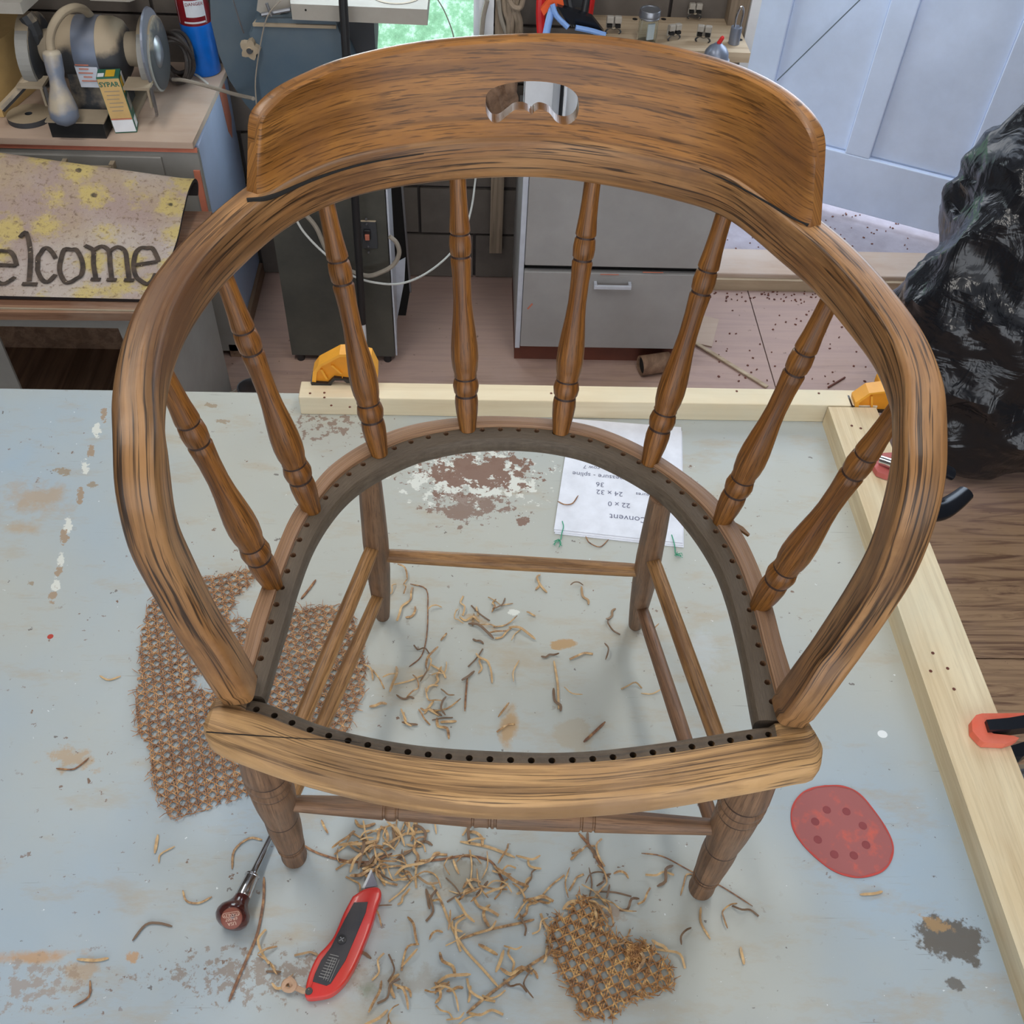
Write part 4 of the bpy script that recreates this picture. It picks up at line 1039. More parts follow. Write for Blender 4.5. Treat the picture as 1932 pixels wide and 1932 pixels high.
# short offcuts: a dozen shapes, copied one by one
rs = random.Random(21)
protos = []
for k in range(14):
    n = rs.choice((2, 3, 3, 4)); L_ = rs.uniform(.018, .040); an = 0; p = V((0, 0, .0012)); pts = [p.copy()]
    for j in range(n):
        an += rs.uniform(-1.0, 1.0) if j else 0
        p = p + V((math.cos(an), math.sin(an), 0)) * (L_ / n); p.z = .0012 + rs.choice((0, .0, .002, .005)); pts.append(p.copy())
    me_ = MB().ribbon(spline(pts, 3), rs.choice((.0017, .0021, .0026, .0030)), .0009, taper=rs.random() < .6)
    protos.append(me_)
zones = []
def zone(key, poly, n): zones.append((key, poly, n))
zone('between the two back legs, in the middle of the seat opening', [(690, 1190), (900, 1090), (1100, 1100), (1230, 1160), (1240, 1330), (1150, 1385), (800, 1385), (690, 1320)], 36)
zone('just inside the rear left leg', [(720, 1090), (860, 1100), (900, 1180), (740, 1180)], 10)
zone('close beside the right edge of the large cane sheet', [(735, 1230), (830, 1225), (840, 1370), (740, 1370)], 24)
zone('near the small white paint chip behind the seat centre', [(900, 1120), (990, 1130), (960, 1200), (890, 1190)], 10)
zone('between the front stretcher and the knife tip', [(590, 1545), (800, 1560), (960, 1575), (960, 1680), (760, 1690), (600, 1640)], 50)
zone('in the tangle just right of the front left leg', [(690, 1550), (790, 1560), (790, 1660), (700, 1660)], 44)
zone('between the knife and the small woven piece', [(740, 1690), (1020, 1660), (1040, 1900), (860, 1928), (690, 1925), (700, 1800)], 66)
zone("left of the knife's lower half", [(500, 1760), (560, 1780), (560, 1860), (500, 1850)], 8)
zone('right of centre below the front stretcher', [(960, 1590), (1180, 1590), (1180, 1720), (1000, 1740)], 26)
zone('on top of the small woven piece', [(1050, 1690), (1150, 1700), (1270, 1800), (1180, 1780)], 14)
zone('around the foot of the front right leg', [(1180, 1600), (1420, 1600), (1430, 1800), (1200, 1720)], 8)
cnt = 0
first = {}
for key, poly, n in zones:
    us = [p[0] for p in poly]; vs_ = [p[1] for p in poly]
    for _ in range(n):
        while True:
            u, v = rs.uniform(min(us), max(us)), rs.uniform(min(vs_), max(vs_))
            if not inside((u, v), poly): continue
            if inside((u, v), small): 
                if rs.random() > .3: continue
            if inside((u, v), [(560, 1890), (590, 1780), (680, 1650), (735, 1650), (700, 1800), (640, 1890)]): continue
            break
        kk = rs.randrange(14)
        if kk not in first:
            o = protos[kk].build('cane_offcut', M['cane'], None, origin=(0, 0, 0)); first[kk] = o
        else:
            o = first[kk].copy(); COL.objects.link(o)
        p = G(u, v, BT + .0004); o.location = (p.x, p.y, p.z + rs.choice((0, 0, .0008, .0016))); o.rotation_euler = (0, 0, rs.uniform(0, 6.28)); s_ = rs.uniform(.75, 1.25); o.scale = (s_, s_, 1)
        props(o, 'short cane offcut ' + key, 'cane scrap', 'cane offcuts ' + key)
        cnt += 1
# ------------------------------------------------------------------ clamps on the battens
def prismY(m_, px, y, th):
    pts = [GY(u, v, y) for u, v in px]; m_.prism(pts, (0, th, 0)); return m_
def clampjaw(px, pad, ribs, y, label, loc, barx):
    r = empty('bar_clamp', loc, label, 'clamp', 'yellow bar clamps on the rear batten')
    inn = [GY(u, v, y) for u, v in px]; c = sum(inn, V((0, 0, 0))) / len(inn)
    prismY(MB(), px, y + .004, .018).build('jaw_web', M['yellowd'], r)
    rim = MB(); n = len(inn)
    for i in range(n):
        a, b = inn[i], inn[(i + 1) % n]; a2, b2 = a.lerp(c, .14), b.lerp(c, .14)
        rim.prism([a, b, b2, a2], (0, .026, 0))
    rim.build('jaw_rim', M['yellow'], r)
    rb = MB()
    for (a, b) in ribs: rb.prism([GY(a[0] - 2, a[1], y), GY(a[0] + 2, a[1], y), GY(b[0] + 2, b[1], y), GY(b[0] - 2, b[1], y)], (0, .012, 0))
    rb.build('jaw_rib', M['yellow'], r)
    prismY(MB(), pad, y - .002, .030).build('pad', M['blackp'], r)
    MB().box((barx, y + .055, BT - .02), (.018, .006, .22)).build('bar', M['blackm'], r)
    MB().box((barx, y + .035, BT + .055), (.020, .05, .018), bev=.003).build('head', M['yellow'], r)
    return r
clampjaw([(588, 726), (590, 703), (600, 690), (640, 669), (668, 668), (700, 676), (712, 700), (712, 722), (655, 719), (646, 715), (630, 715), (618, 726)], [(586, 722), (590, 734), (622, 733), (627, 722), (632, 718), (648, 718), (654, 723), (700, 724), (700, 719), (655, 716), (630, 713), (618, 724)], [((606, 698), (617, 716)), ((626, 690), (644, 706))], 1.296,
         'yellow bar clamp gripping the left end of the rear batten', (-.235, 1.30, BT + .0384), -.195)
clampjaw([(1612, 773), (1614, 760), (1640, 742), (1680, 737), (1715, 742), (1722, 770), (1690, 779), (1655, 779)], [(1607, 768), (1610, 778), (1648, 787), (1652, 778), (1690, 782), (1690, 777), (1650, 776), (1618, 770)], [((1645, 748), (1645, 774))], 1.262,
         'yellow bar clamp where the two battens meet', (.70, 1.30, BT), .70)
# red spring clamp with black handles behind the right arm
sc_ = empty('spring_clamp', tuple(G(1665, 890, BT + .04)), 'spring clamp with red jaw pad and black handles behind the right arm', 'clamp')
pd = spline([G(u, v, BT + .040) for u, v in [(1640, 878), (1650, 866), (1675, 862), (1705, 866), (1712, 882), (1700, 902), (1675, 906), (1652, 898)]], 3)
MB().prism(pd, (0, 0, .010)).build('jaw_pad', M['redpad'], sc_)
MB().tube([G(1662, 868, BT + .055), G(1700, 880, BT + .062), G(1740, 888, BT + .055), G(1765, 900, BT + .03)], .008, 10).build('jaw', M['chrome'], sc_, smooth=True)
for a, r_ in (([(1745, 965, .53), (1775, 962, .53), (1800, 948, .53), (1822, 930, .53)], lambda t: .021 - .007 * t), ([(1740, 880, .58), (1770, 884, .57), (1795, 894, .56)], lambda t: .013)):
    MB().tube([G(*p) for p in a], r_, 14, flat=.75).build('handle', M['blackm'], sc_, smooth=True)
# orange clamp pad on the right batten
oc = empty('c_clamp', tuple(G(1850, 1385, BT + .04)), 'clamp with an orange rubber pad and dark steel bar on the side batten', 'clamp')
up = [G(u, v, BT + .0392) for u, v in [(1846, 1355), (1835, 1358), (1827, 1368), (1828, 1388), (1842, 1404), (1850, 1410), (1890, 1412), (1908, 1406), (1916, 1401), (1905, 1397), (1868, 1393), (1858, 1388), (1851, 1372), (1856, 1367), (1890, 1365), (1930, 1360), (1935, 1354)]]
MB().prism(up, (0, 0, .012)).build('rubber_pad', M['orange'], oc)
MB().prism([G(u, v, BT + .042) for u, v in [(1852, 1370), (1895, 1366), (1975, 1352), (1980, 1378), (1900, 1388), (1858, 1389)]], (0, 0, .016)).build('steel_bar', M['blackm'], oc)
mt = empty('floor_vice', tuple(G(1915, 1500, .30)), 'dark metal clamp body hanging beyond the right edge of the table', 'clamp')
MB().prism([G(u, v, .46) for u, v in [(1885, 1424), (1935, 1408), (1945, 1424), (1918, 1441), (1890, 1440)]], (0, 0, .02)).build('jaw', M['blackm'], mt)
MB().prism([G(u, v, .42) for u, v in [(1893, 1455), (1950, 1455), (1950, 1510), (1912, 1490)]], (0, 0, .02)).build('body', M['dust_black'], mt)
MB().cyl(G(1915, 1470, .44), G(1960, 1462, .44), .012).build('screw', M['steel'], mt)
MB().cyl(G(1925, 1470, .43), G(1925, 1470, .0), .010).build('post', M['blackm'], mt)

# ------------------------------------------------------------------ filing cabinet
CY = 2.07; cx0, cx1, czt = .108, .575, .560
cab = empty('filing_cabinet', ((cx0 + cx1) / 2, CY + .17, 0), 'grey two-drawer metal filing cabinet against the rear wall', 'cabinet')
MB().box(((cx0 + cx1) / 2, CY + .185, .30), (cx1 - cx0, .34, .50)).build('body', M['metal_grey'], cab)
MB().box((cx0 + .006, CY + .008, .30), (.012, .018, .502)).box((cx1 - .006, CY + .008, .30), (.012, .018, .502)).box(((cx0 + cx1) / 2, CY + .008, czt - .012), (cx1 - cx0, .018, .02)).build('front_frame', M['metal_light'], cab)
MB().box(((cx0 + cx1) / 2, CY + .014, .30), (cx1 - cx0 - .024, .004, .49)).build('recess', M['dark'], cab)
MB().box(((cx0 + cx1) / 2, CY + .18, .026), (cx1 - cx0, .33, .052)).build('base', M['rust'], cab)
def drawer(z0, z1, handle):
    d = MB().box(((cx0 + cx1) / 2, CY, (z0 + z1) / 2), (cx1 - cx0 - .026, .018, z1 - z0), bev=.002).build('drawer', M['metal_grey'], cab)
    if handle:
        hz = z1 - .025; hx = (cx0 + cx1) / 2 - .004
        MB().box((hx, CY - .022, hz - .006), (.092, .007, .011), bev=.002).box((hx - .042, CY - .014, hz - .004), (.007, .018, .012)).box((hx + .042, CY - .014, hz - .004), (.007, .018, .012)).build('handle', M['metal_light'], d)
        MB().box((hx, CY - .0095, hz + .004), (.074, .0012, .018)).build('label_holder', M['metal_grey'], d)
        pm = MB()
        for u, v, w_, rz in ((1150, 518, .045, 0), (1165, 528, .02, 0), (1232, 514, .05, 0)): q = GY(u, v, CY - .0096); pm.box(q, (w_, .0008, .0022))
        q = GY(1000, 578, CY - .0096); pm.box(q, (.004, .0008, .02), M=Matrix.Rotation(.6, 3, 'Y'))
        pm.build('primer_scrape', M['primer'], d)
drawer(.060, .289, True); drawer(.307, .540, False)
# on the cabinet, seen through the hand hole
bx = empty('carton', (.165, 2.2, czt - .005), 'white carton on the filing cabinet seen through the hand hole', 'box')
czt2 = .550
q0, q1 = GY(989, 208, 2.26), GY(1041, 208, 2.26)
MB().box(((q0.x + q1.x) / 2, 2.30, czt2 + .09), (q1.x - q0.x, .08, .18), bev=.001).build('carton_body', M['white'], bx)
MB().box((GY(1048, 195, 2.33).x, 2.33, czt2 + .05), (.028, .03, .10), bev=.001).build('flap', M['white'], bx)
sack = empty('paper_sack', (.075, 2.30, czt2), 'crumpled brown sack beside the white carton on the cabinet', 'sack')
bm = bmesh.new(); bmesh.ops.create_icosphere(bm, subdivisions=4, radius=1)
for q in bm.verts:
    n_ = q.co.normalized(); r_ = 1 + .16 * math.sin(5 * n_.x + 3 * n_.z) * math.cos(4 * n_.y + 2 * n_.z) + .10 * math.sin(13 * n_.x + 7 * n_.z + 3 * math.sin(6 * n_.y))
    q.co = V((n_.x * .046 * r_, n_.y * .05 * r_, .085 + n_.z * .085 * r_)); q.co.z = max(q.co.z, 0)
    q.co += V((GY(940, 195, 2.28).x, 2.28, czt2))
bm.verts.index_update(); sm_ = MB().add([q.co for q in bm.verts], [[q.index for q in f.verts] for f in bm.faces]); bm.free()
sm_.build('sack_body', M['brownboard'], sack, smooth=70)
tub = empty('enamel_bowl', (.27, 2.26, czt2), 'white round-bottomed container at the right of the hand hole view', 'bowl')
BX = GY(1096, 200, 2.28).x
czt2 += .0012
MB().lathe((BX, 2.28, czt2), (BX, 2.28, czt2 + .12), [(0, .028), (.1, .036), (.6, .042), (1, .044), (1, .041), (.6, .039), (.1, .033)], 28, cap=False).lathe((BX, 2.28, czt2), (BX, 2.28, czt2 + .004), [(0, .035), (1, .035)], 28).build('bowl', M['white'], tub, smooth=True)
TX = GY(1065, 200, 2.18).x; TX2 = GY(1058, 200, 2.20).x
MB().cyl((TX, 2.18, czt2), (TX, 2.18, czt2 + .20), .0035).build('tube', M['white'], tub)
MB().cyl((TX2, 2.20, czt2), (TX2, 2.20, czt2 + .20), .004).build('rod', M['blackp'], tub)
# things on the floor by the cabinet
ct = empty('cardboard_tube', tuple(G(1220, 695, 0)), 'short brown cardboard tube on the floor under the cabinet front', 'tube')
a, b = G(1208, 690, .028), G(1262, 682, .028)
MB().lathe(a, b, [(0, .026), (1, .026), (1, .022), (.02, .022), (0, .026)], 20, cap=False).build('tube_wall', M['brownboard'], ct, smooth=True); MB().cyl(a + (b - a) * .08, a + (b - a) * .1, .022).build('dark_bore', M['dark'], ct)
MB().prism([G(u, v, .0015) for u, v in ((1310, 648), (1324, 596), (1356, 604), (1343, 655))], (0, 0, .003)).build('veneer_square', M['deskboard'], None, label='small pinkish square of board on the floor right of the cabinet', cat='offcut')
MB().ribbon([G(1312, 648, .005), G(1380, 690, .003), G(1447, 731, .002)], .010, .004).build('lath', M['plank'], None, label='thin pale lath lying on the floor behind the rear batten', cat='stick')
MB().ribbon([G(1562, 732, .002), G(1594, 713, .002)], .008, .004, taper=True).build('splinter', M['rust'], None, label='dark red splinter on the floor near the batten corner', cat='stick')
rs2 = random.Random(5); fs_ = MB()
for _ in range(260):
    u, v = rs2.uniform(1330, 1720), rs2.choice((rs2.uniform(400, 470), rs2.uniform(550, 570), rs2.uniform(552, 730)))
    p = G(u, v, .0005 if v > 545 else .0006)
    fs_.box(p + V((0, 0, .001)), (rs2.uniform(.002, .007), rs2.uniform(.002, .005), .002), rz=rs2.uniform(0, 3))
fs_.build('floor_debris', M['rust'], None, label='scattered fine chips and dirt on the floor by the doorway', cat='debris', kind='stuff')

# ------------------------------------------------------------------ band saw on its black stand
bsaw = empty('band_saw', (-.33, 2.18, 0), 'blue-grey band saw on a dark metal stand below the window', 'saw')
SY = 2.06
def P3(u, v): return GY(u, v, SY)
st = MB(); x0, x1 = -.468, -.203
st.box(((x0 + x1) / 2, SY + .01, .285), (x1 - x0, .02, .53)); st.box((x0 + .006, SY + .13, .285), (.012, .24, .53)); st.box(((x0 + x1) / 2, SY + .25, .285), (x1 - x0, .012, .53)); st.box(((x0 + x1) / 2, SY + .13, .55), (x1 - x0 + .01, .27, .016))
st.build('stand', M['black_stand'], bsaw)
MB().prism([V((x1 + .002, SY + .005, .02)), V((x1 + .002, SY + .10, .18)), V((x1 + .002, SY + .10, .54)), V((x1 + .002, SY + .005, .54))], (.004, 0, 0)).build('stand_flange', M['metal_light'], bsaw)
for x in (x0 + .02, x1 - .02):
    for y in (SY + .01, SY + .24): MB().cyl((x, y, 0), (x, y, .02), .010).build('foot', M['blackp'], bsaw)
prismY(MB(), [(735, 560), (741, 500), (765, 487), (763, 530), (749, 604)], SY + .10, .004).build('stand_brace', M['metal_light'], bsaw)
prismY(MB(), [(728, 345), (757, 345), (773, 552), (765, 600), (735, 600)], SY + .20, .012).build('rear_panel', M['dark'], bsaw)
prismY(MB(), [(756, 345), (760, 345), (776, 552), (773, 552)], SY + .196, .01).build('panel_edge', M['steel'], bsaw)
p = GY(697, 441, SY)
sw = MB().box(p + V((0, -.003, 0)), (.036, .006, .074), bev=.002).build('switch_plate', M['dust_black'], bsaw, label='grey metal switch plate')
MB().box(p + V((-.004, -.009, .004)), (.016, .008, .026), bev=.002).build('toggle_surround', M['blackp'], sw)
MB().box(p + V((-.004, -.014, .000)), (.010, .008, .014), bev=.001).build('red_toggle', M['primer'], sw)
scr = MB()
for dz in (.030, -.030, .042, -.046): scr.lathe(p + V((-.004, -.0055, dz)), p + V((-.004, -.009, dz)), [(0, .003), (1, .002)], 8)
for dz in (.006, .0, -.012): scr.lathe(p + V((-.030, -.0001, dz)), p + V((-.030, -.004, dz)), [(0, .003), (1, .002)], 8)
scr.build('screw_heads', M['steel'], sw)
# lower housing and C-shaped column
prismY(MB(), [(393, -60), (398, 40), (412, 100), (432, 150), (462, 195), (500, 240), (560, 275), (640, 290), (700, 270), (700, 100), (560, 60), (520, 0), (500, -60)], SY + .10, .06).build('column', M['saw_blue'], bsaw)
hs = prismY(MB(), [(470, 62), (476, 60), (482, 40), (498, 34), (632, 36), (640, 60), (662, 100), (690, 170), (700, 330), (512, 330), (486, 130)], SY + .005, .10).build('wheel_housing', M['saw_blue'], bsaw)
MB().prism([V((GY(478, 55, SY).x, SY, GY(550, 52, SY).z)), V((GY(634, 50, SY).x, SY, GY(550, 52, SY).z)), V((GY(634, 50, SY).x, SY + .12, GY(550, 52, SY).z)), V((GY(500, 50, SY).x, SY + .12, GY(550, 52, SY).z))], (0, 0, .006)).build('dust_ledge', M['dusttan'], bsaw)
kp = GY(471, 95, SY - .01)
kb = MB(); pts = []
for k in range(20):
    an = 2 * PI * k / 20; r_ = .0175 + .0035 * math.cos(5 * an); pts.append(kp + V((math.cos(an) * r_, 0, math.sin(an) * r_)))
kb.prism(pts, (0, .016, 0)); kb.build('star_knob', M['dusttan'], bsaw); MB().lathe(kp, kp + V((0, -.004, 0)), [(0, .007), (1, .006)], 12).build('knob_bolt', M['dust_black'], bsaw)
tz = .90
tpz = [G(u, v, tz) for u, v in [(548, 7), (806, 18), (812, -40), (806, -120), (552, -120), (545, -20)]]
tb = MB().prism([p_ - V((0, 0, .030)) for p_ in tpz], (0, 0, .030)).build('saw_table', M['saw_table'], bsaw)
c0 = G(748, -12, tz); MB().lathe(c0 + V((0, 0, -.001)), c0 + V((0, 0, .0008)), [(0, .052), (1, .052), (1, .046), (0, .046)], 30, cap=False).build('throat_ring', M['dust_black'], tb)
pq = G(739, 20, tz - .012); MB().box(pq + V((0, -.006, 0)), (.014, .012, .020), bev=.001).build('table_clip', M['saw_table'], tb)
bo = MB()
for u, v in ((577, 18), (783, 32)): q = GY(u, v, tpz[0].y + .001); bo.lathe(q, q + V((0, -.003, 0)), [(0, .0022), (1, .002)], 8)
bo.build('bolt_hole', M['dark'], tb)
prismY(MB(), [(655, 34), (705, 34), (708, 90), (705, 150), (660, 150), (652, 90)], SY + .05, .10).build('trunnion', M['dust_black'], bsaw)
prismY(MB(), [(488, -12), (545, -12), (548, 12), (528, 27), (500, 30), (484, 20)], SY + .02, .06).build('guide_casting', M['saw_table'], bsaw)
MB().cyl(GY(494, 28, SY), GY(548, 18, SY), .004).cyl(GY(503, 6, SY - .01), GY(512, 30, SY - .01), .003).build('tension_lever', M['steel'], bsaw)
MB().tube([GY(440, 0, SY - .02), GY(452, 40, SY - .02), GY(460, 62, SY - .01)], .0018, 6).build('bracket_wire', M['steel'], bsaw)
MB().tube([GY(530, 0, SY - .03), GY(505, 30, SY - .03), GY(492, 80, SY - .02), GY(482, 150, SY - .01), GY(484, 200, SY - .01)], .0014, 6).build('thin_wire', M['cord'], bsaw)
# pole, cords
pl_ = empty('pole', (-.27, 2.0, 0), 'thin black pole with a white lower end leaning before the saw', 'pole')
b0 = V((-.2735, 2.0, .003)); b1 = GY(684, 610, 2.0); b2_ = GY(646, -20, 2.02)
MB().cyl(b0, b1, .0075).build('white_end', M['white'], pl_); MB().cyl(b1, b2_, .0088).build('black_sleeve', M['blackp'], pl_)
def cordo(px, r, mat, label, y=None, z=None, name='power_cord'):
    pts = [GY(u, v, y[i] if isinstance(y, (list, tuple)) else y) if y is not None else G(u, v, z[i] if isinstance(z, (list, tuple)) else z) for i, (u, v) in enumerate(px)]
    MB().tube(pts, r, 8, 8).build(name, M[mat], None, smooth=True, origin=tuple(pts[0]), label=label, cat='cord')
cordo([(735, 446), (748, 458), (753, 478), (742, 500), (718, 514), (692, 520), (655, 508), (620, 478), (597, 430), (576, 404)], .0055, 'cord', 'thick grey cord looping from the switch of the saw stand', y=2.03)
cordo([(898, 330), (890, 390), (875, 440), (850, 478), (810, 512), (765, 533), (720, 535), (665, 520), (612, 478), (575, 440), (555, 408)], .0028, 'cordw', 'thin white cable hanging in a long curve between saw and cabinet', y=[2.35, 2.3, 2.25, 2.2, 2.12, 2.06, 2.03, 2.02, 2.02, 2.02, 2.02])
cordo([(326, 150), (350, 152), (400, 165), (440, 177), (478, 186)], .0042, 'cord', 'grey flex running off the right end of the desk top', y=[2.25, 2.23, 2.2, 2.15, 2.06])
cordo([(356, 130), (372, 142), (392, 158)], .0028, 'cordw', 'short pale lead beside the blue can', z=[.61, .606, .606])
cordo([(919, 0), (912, 30), (908, 70)], .0058, 'cord', 'thick grey cable hanging in front of the window post', y=WY - .04)
cordo([(941, 0), (946, 35), (958, 70)], .0055, 'cord', 'grey cable hanging beside the wooden stud', y=WY - .04)
cordo([(820, -10), (838, 20), (852, 55), (858, 80)], .0014, 'cord', 'thin dark wire crossing the window', y=WY - .02, name='wire')

# ------------------------------------------------------------------ desk with drawers, at the left
dz = .60; dX1 = -.606; dX0 = -1.35; dY = 2.062
desk = empty('tool_desk', (-.95, 2.25, 0), 'grey steel desk with a dusty board top below the left wall area', 'desk')
MB().prism([V((dX0, dY, dz - .014)), V((dX1 - .004, dY, dz - .014)), V((dX1 + .012, WY - .002, dz - .014)), V((dX0, WY - .002, dz - .014))], (0, 0, .014)).build('desk_top', M['deskboard'], desk)
MB().box(((dX0 + dX1) / 2, dY + .02, .585 - .09), (dX1 - dX0, .02, .16)).box(((dX0 + dX1) / 2, dY + .02, .2), (dX1 - dX0, .02, .36)).build('front_frame', M['drawer_grey'], desk)
sd = MB().box((dX1 - .004, (dY + WY) / 2 + .01, .31), (.010, WY - dY - .03, .54)).build('side_panel', M['metal_blue'], desk, label='pale blue side panel')
def spx(u, v): return GX(u, v, dX1 + .0012)
def GX(u, v, x):
    d = ray(u, v); return CAMP + d * ((x - CAMP.x) / d.x)
MB().prism([V((dX1 + .0012, 2.40, .58)), V((dX1 + .0012, 2.34, .58)), V((dX1 + .0012, 2.36, .47)), V((dX1 + .0012, 2.385, .44)), V((dX1 + .0012, 2.41, .48))], (.0008, 0, 0)).build('primer_patch', M['primer'], sd)
MB().box((dX1 - .010, dY + .012, .42), (.014, .012, .22)).build('corner_post', M['primer'], desk)
MB().box(((dX0 + dX1) / 2, dY + .009, .578), (dX1 - dX0, .004, .010)).build('primer_strip', M['primer'], desk)
dw = MB().box(((dX0 + dX1) / 2 - .03, dY + .008, .455), (dX1 - dX0 - .10, .012, .215), bev=.002).build('drawer', M['drawer_grey'], desk)
ha, hb_ = GY(122, 314, dY - .012), GY(212, 318, dY - .012)
MB().box(((ha.x + hb_.x) / 2, dY - .014, (ha.z + hb_.z) / 2), (hb_.x - ha.x, .007, .010)).box((ha.x, dY - .006, ha.z + .004), (.010, .018, .014)).box((hb_.x, dY - .006, hb_.z + .004), (.010, .018, .014)).build('handle', M['dusttan'], dw)
MB().box(((dX0 + dX1) / 2 - .03, dY + .0085, .20), (dX1 - dX0 - .10, .012, .26), bev=.002).build('drawer', M['drawer_grey'], desk)
MB().box((dX1 - .006, (dY + WY) / 2, .02), (.035, WY - dY - .02, .04)).build('skid', M['brownboard'], desk)
MB().box((dX0 + .02, (dY + WY) / 2, .02), (.035, WY - dY - .02, .04)).build('skid', M['brownboard'], desk)
MB().box(((dX0 + dX1) / 2, WY - .02, .31), (dX1 - dX0, .01, .54)).build('back_panel', M['drawer_grey'], desk)
# bench grinder
gz = dz; gc = GY(178, 92, 2.22)
gd = empty('bench_grinder', (gc.x, 2.22, gz), 'dusty bench grinder with motor, wheel guards and lamp on the desk', 'grinder')
mp = [(0, .030), (.03, .048), (.08, .060), (.18, .066), (.82, .066), (.92, .060), (.97, .048), (1, .030)]
ml, mr = gc + V((-.078, 0, 0)), gc + V((.075, 0, 0))
MB().lathe(ml, mr, mp, 36).build('motor', M['dust_black'], gd, smooth=40)
MB().lathe(ml.lerp(mr, .34), ml.lerp(mr, .66), [(0, .0668), (1, .0668)], 36).build('motor_band', M['bluesteel'], gd, smooth=40)
MB().prism([gc + V((-.05, -.055, -.01)), gc + V((.045, -.055, -.01)), gc + V((.055, -.075, -(gc.z - gz) + .012)), gc + V((-.05, -.075, -(gc.z - gz) + .012))], (0, .10, 0)).build('pedestal', M['dust_black'], gd)
MB().box((gc.x, 2.215, gz + .006), (.15, .19, .012), bev=.002).build('base', M['dusttan'], gd)
plq = [gc + V((-.030, -.058, .010)), gc + V((.018, -.058, .010)), gc + V((.022, -.070, -.050)), gc + V((-.022, -.070, -.050))]
MB().prism([p_ + V((0, -.004, 0)) for p_ in plq], (0, .003, 0)).build('name_plate', M['metal_light'], gd)
nl = MB()
for k, (w_, mt_) in enumerate(((.028, 0), (.020, 0), (.030, 0), (.018, 0), (.034, 0))):
    q = plq[0].lerp(plq[2], .25 + k * .13) + V((.006 - .004 * k, -.0066, 0)); nl.box(q, (w_, .0006, .0022))
nl.build('plate_print', M['primer'], gd)
for s, lb in ((-1, None), (1, None)):
    e0 = gc + V((s * .072, 0, .002)); e1 = gc + V((s * .118, 0, .002))
    MB().lathe(e0, e1, [(0, .034), (.5, .036), (1, .030)], 24).build('hub', M['dusttan'], gd, smooth=40)
    w0 = gc + V((s * .108, 0, -.005)); w1 = gc + V((s * .142, 0, -.005))
    MB().lathe(w0, w1, [(0, .066), (.1, .074), (.9, .074), (1, .066)], 36).build('wheel_guard', M['dust_black'], gd, smooth=40)
    MB().lathe(gc + V((s * .112, -.012, -.008)), gc + V((s * .138, -.012, -.008)), [(0, .070), (1, .070)], 36).build('grinding_wheel', M['drawer_grey'], gd)
# right guard cover: steel disc with domed centre
cc_ = GY(287, 92, 2.2); 
MB().lathe(cc_ + V((.0, 0, 0)), cc_ + V((.004, 0, 0)), [(0, .082), (1, .080)], 36).build('guard_cover', M['bluesteel'], gd)
MB().lathe(cc_ + V((.004, 0, -.006)), cc_ + V((.020, 0, -.006)), [(0, .040), (.5, .032), (.85, .018), (1, .001)], 28).build('cover_dome', M['steel'], gd, smooth=True)
for (u, v, yy_) in ((62, 155, 2.15), (262, 158, 2.13)):
    q = GY(u, v, yy_)
    MB().box(q, (.055, .05, .006)).box(q + V((.024, -.02, -.02)), (.005, .012, .04)).build('tool_rest', M['dusttan'], gd)
    MB().tube([q + V((.03, -.02, 0)), q + V((.03, -.02, -.05)), V((q.x + .012, q.y + .03, gz + .01))], .004, 6).build('rest_arm', M['steel'], gd)
tr0 = GY(200, 218, 2.10)
MB().box((tr0.x - .058, 2.095, gz + .018), (.115, .05, .036)).build('water_tray', M['blackp'], gd); MB().box((tr0.x - .058, 2.095, gz + .0365), (.123, .058, .003)).build('tray_rim', M['dusttan'], gd)
# goose-neck lamp
gl = [(172, 32, 2.24), (158, 18, 2.20), (138, 15, 2.16), (116, 26, 2.13), (100, 50, 2.11), (94, 75, 2.10), (96, 96, 2.09)]
MB().tube([GY(*p_) for p_ in gl], .0088, 12, 6).build('goose_neck', M['dusttan'], gd, smooth=True)
la, lb_ = GY(96, 94, 2.09), GY(126, 238, 2.05)
MB().lathe(la, lb_, [(0, .012), (.02, .0165), (.06, .0185), (.28, .0175), (.36, .0150), (.48, .0170), (.62, .0240), (.76, .0295), (.88, .0290), (.96, .0190), (1, .004)], 28).build('lamp_head', M['lampsteel'], gd, smooth=True)
# spare wheel, small carton, can, coil, big box, sander tables
gw = empty('spare_wheel', tuple(G(57, 225, dz)), 'dark spare grinding wheel lying flat on the desk', 'wheel')
q = G(57, 224, dz); MB().lathe(q + V((0, 0, .0005)), q + V((0, 0, .012)), [(0, .046), (1, .046), (1, .008), (0, .008)], 36, cap=False).build('wheel', M['dust_black'], gw, smooth=30); MB().lathe(q, q + V((0, 0, .0008)), [(0, .02), (1, .02)], 16).build('bore_shadow', M['dark'], gw)
A_ = [G(218, 252, dz), G(259, 250, dz), G(272, 216, dz)]
ex = (A_[1] - A_[0]); ey = (A_[2] - A_[1]); ey = ey - ex * (ey.dot(ex) / ex.length_squared); ey = ey.normalized() * .040
top = .118
sb_ = empty('small_carton', tuple(A_[0]), 'small green, white and yellow printed carton standing on the desk', 'box')
ln_ = V((-.012, .006, top))
o0 = A_[0] + V((0, 0, .001)); bxm = MB()
b4 = [o0, o0 + ex, o0 + ex + ey, o0 + ey]; bxm.prism(b4, ln_); bxm.build('carton', M['greenb'], sb_)
f0 = V((0, -.0006, 0))
def face(p00, pu, pv, a0, a1, b0_, b1_, mat, name, nrm_):
    MB().prism([p00 + pu * a + pv * b + nrm_ * .0004 for a, b in ((a0, b0_), (a1, b0_), (a1, b1_), (a0, b1_))], nrm_ * .0006).build(name, M[mat], sb_)
nf = ex.cross(ln_).normalized(); nf = nf if nf.y < 0 else -nf
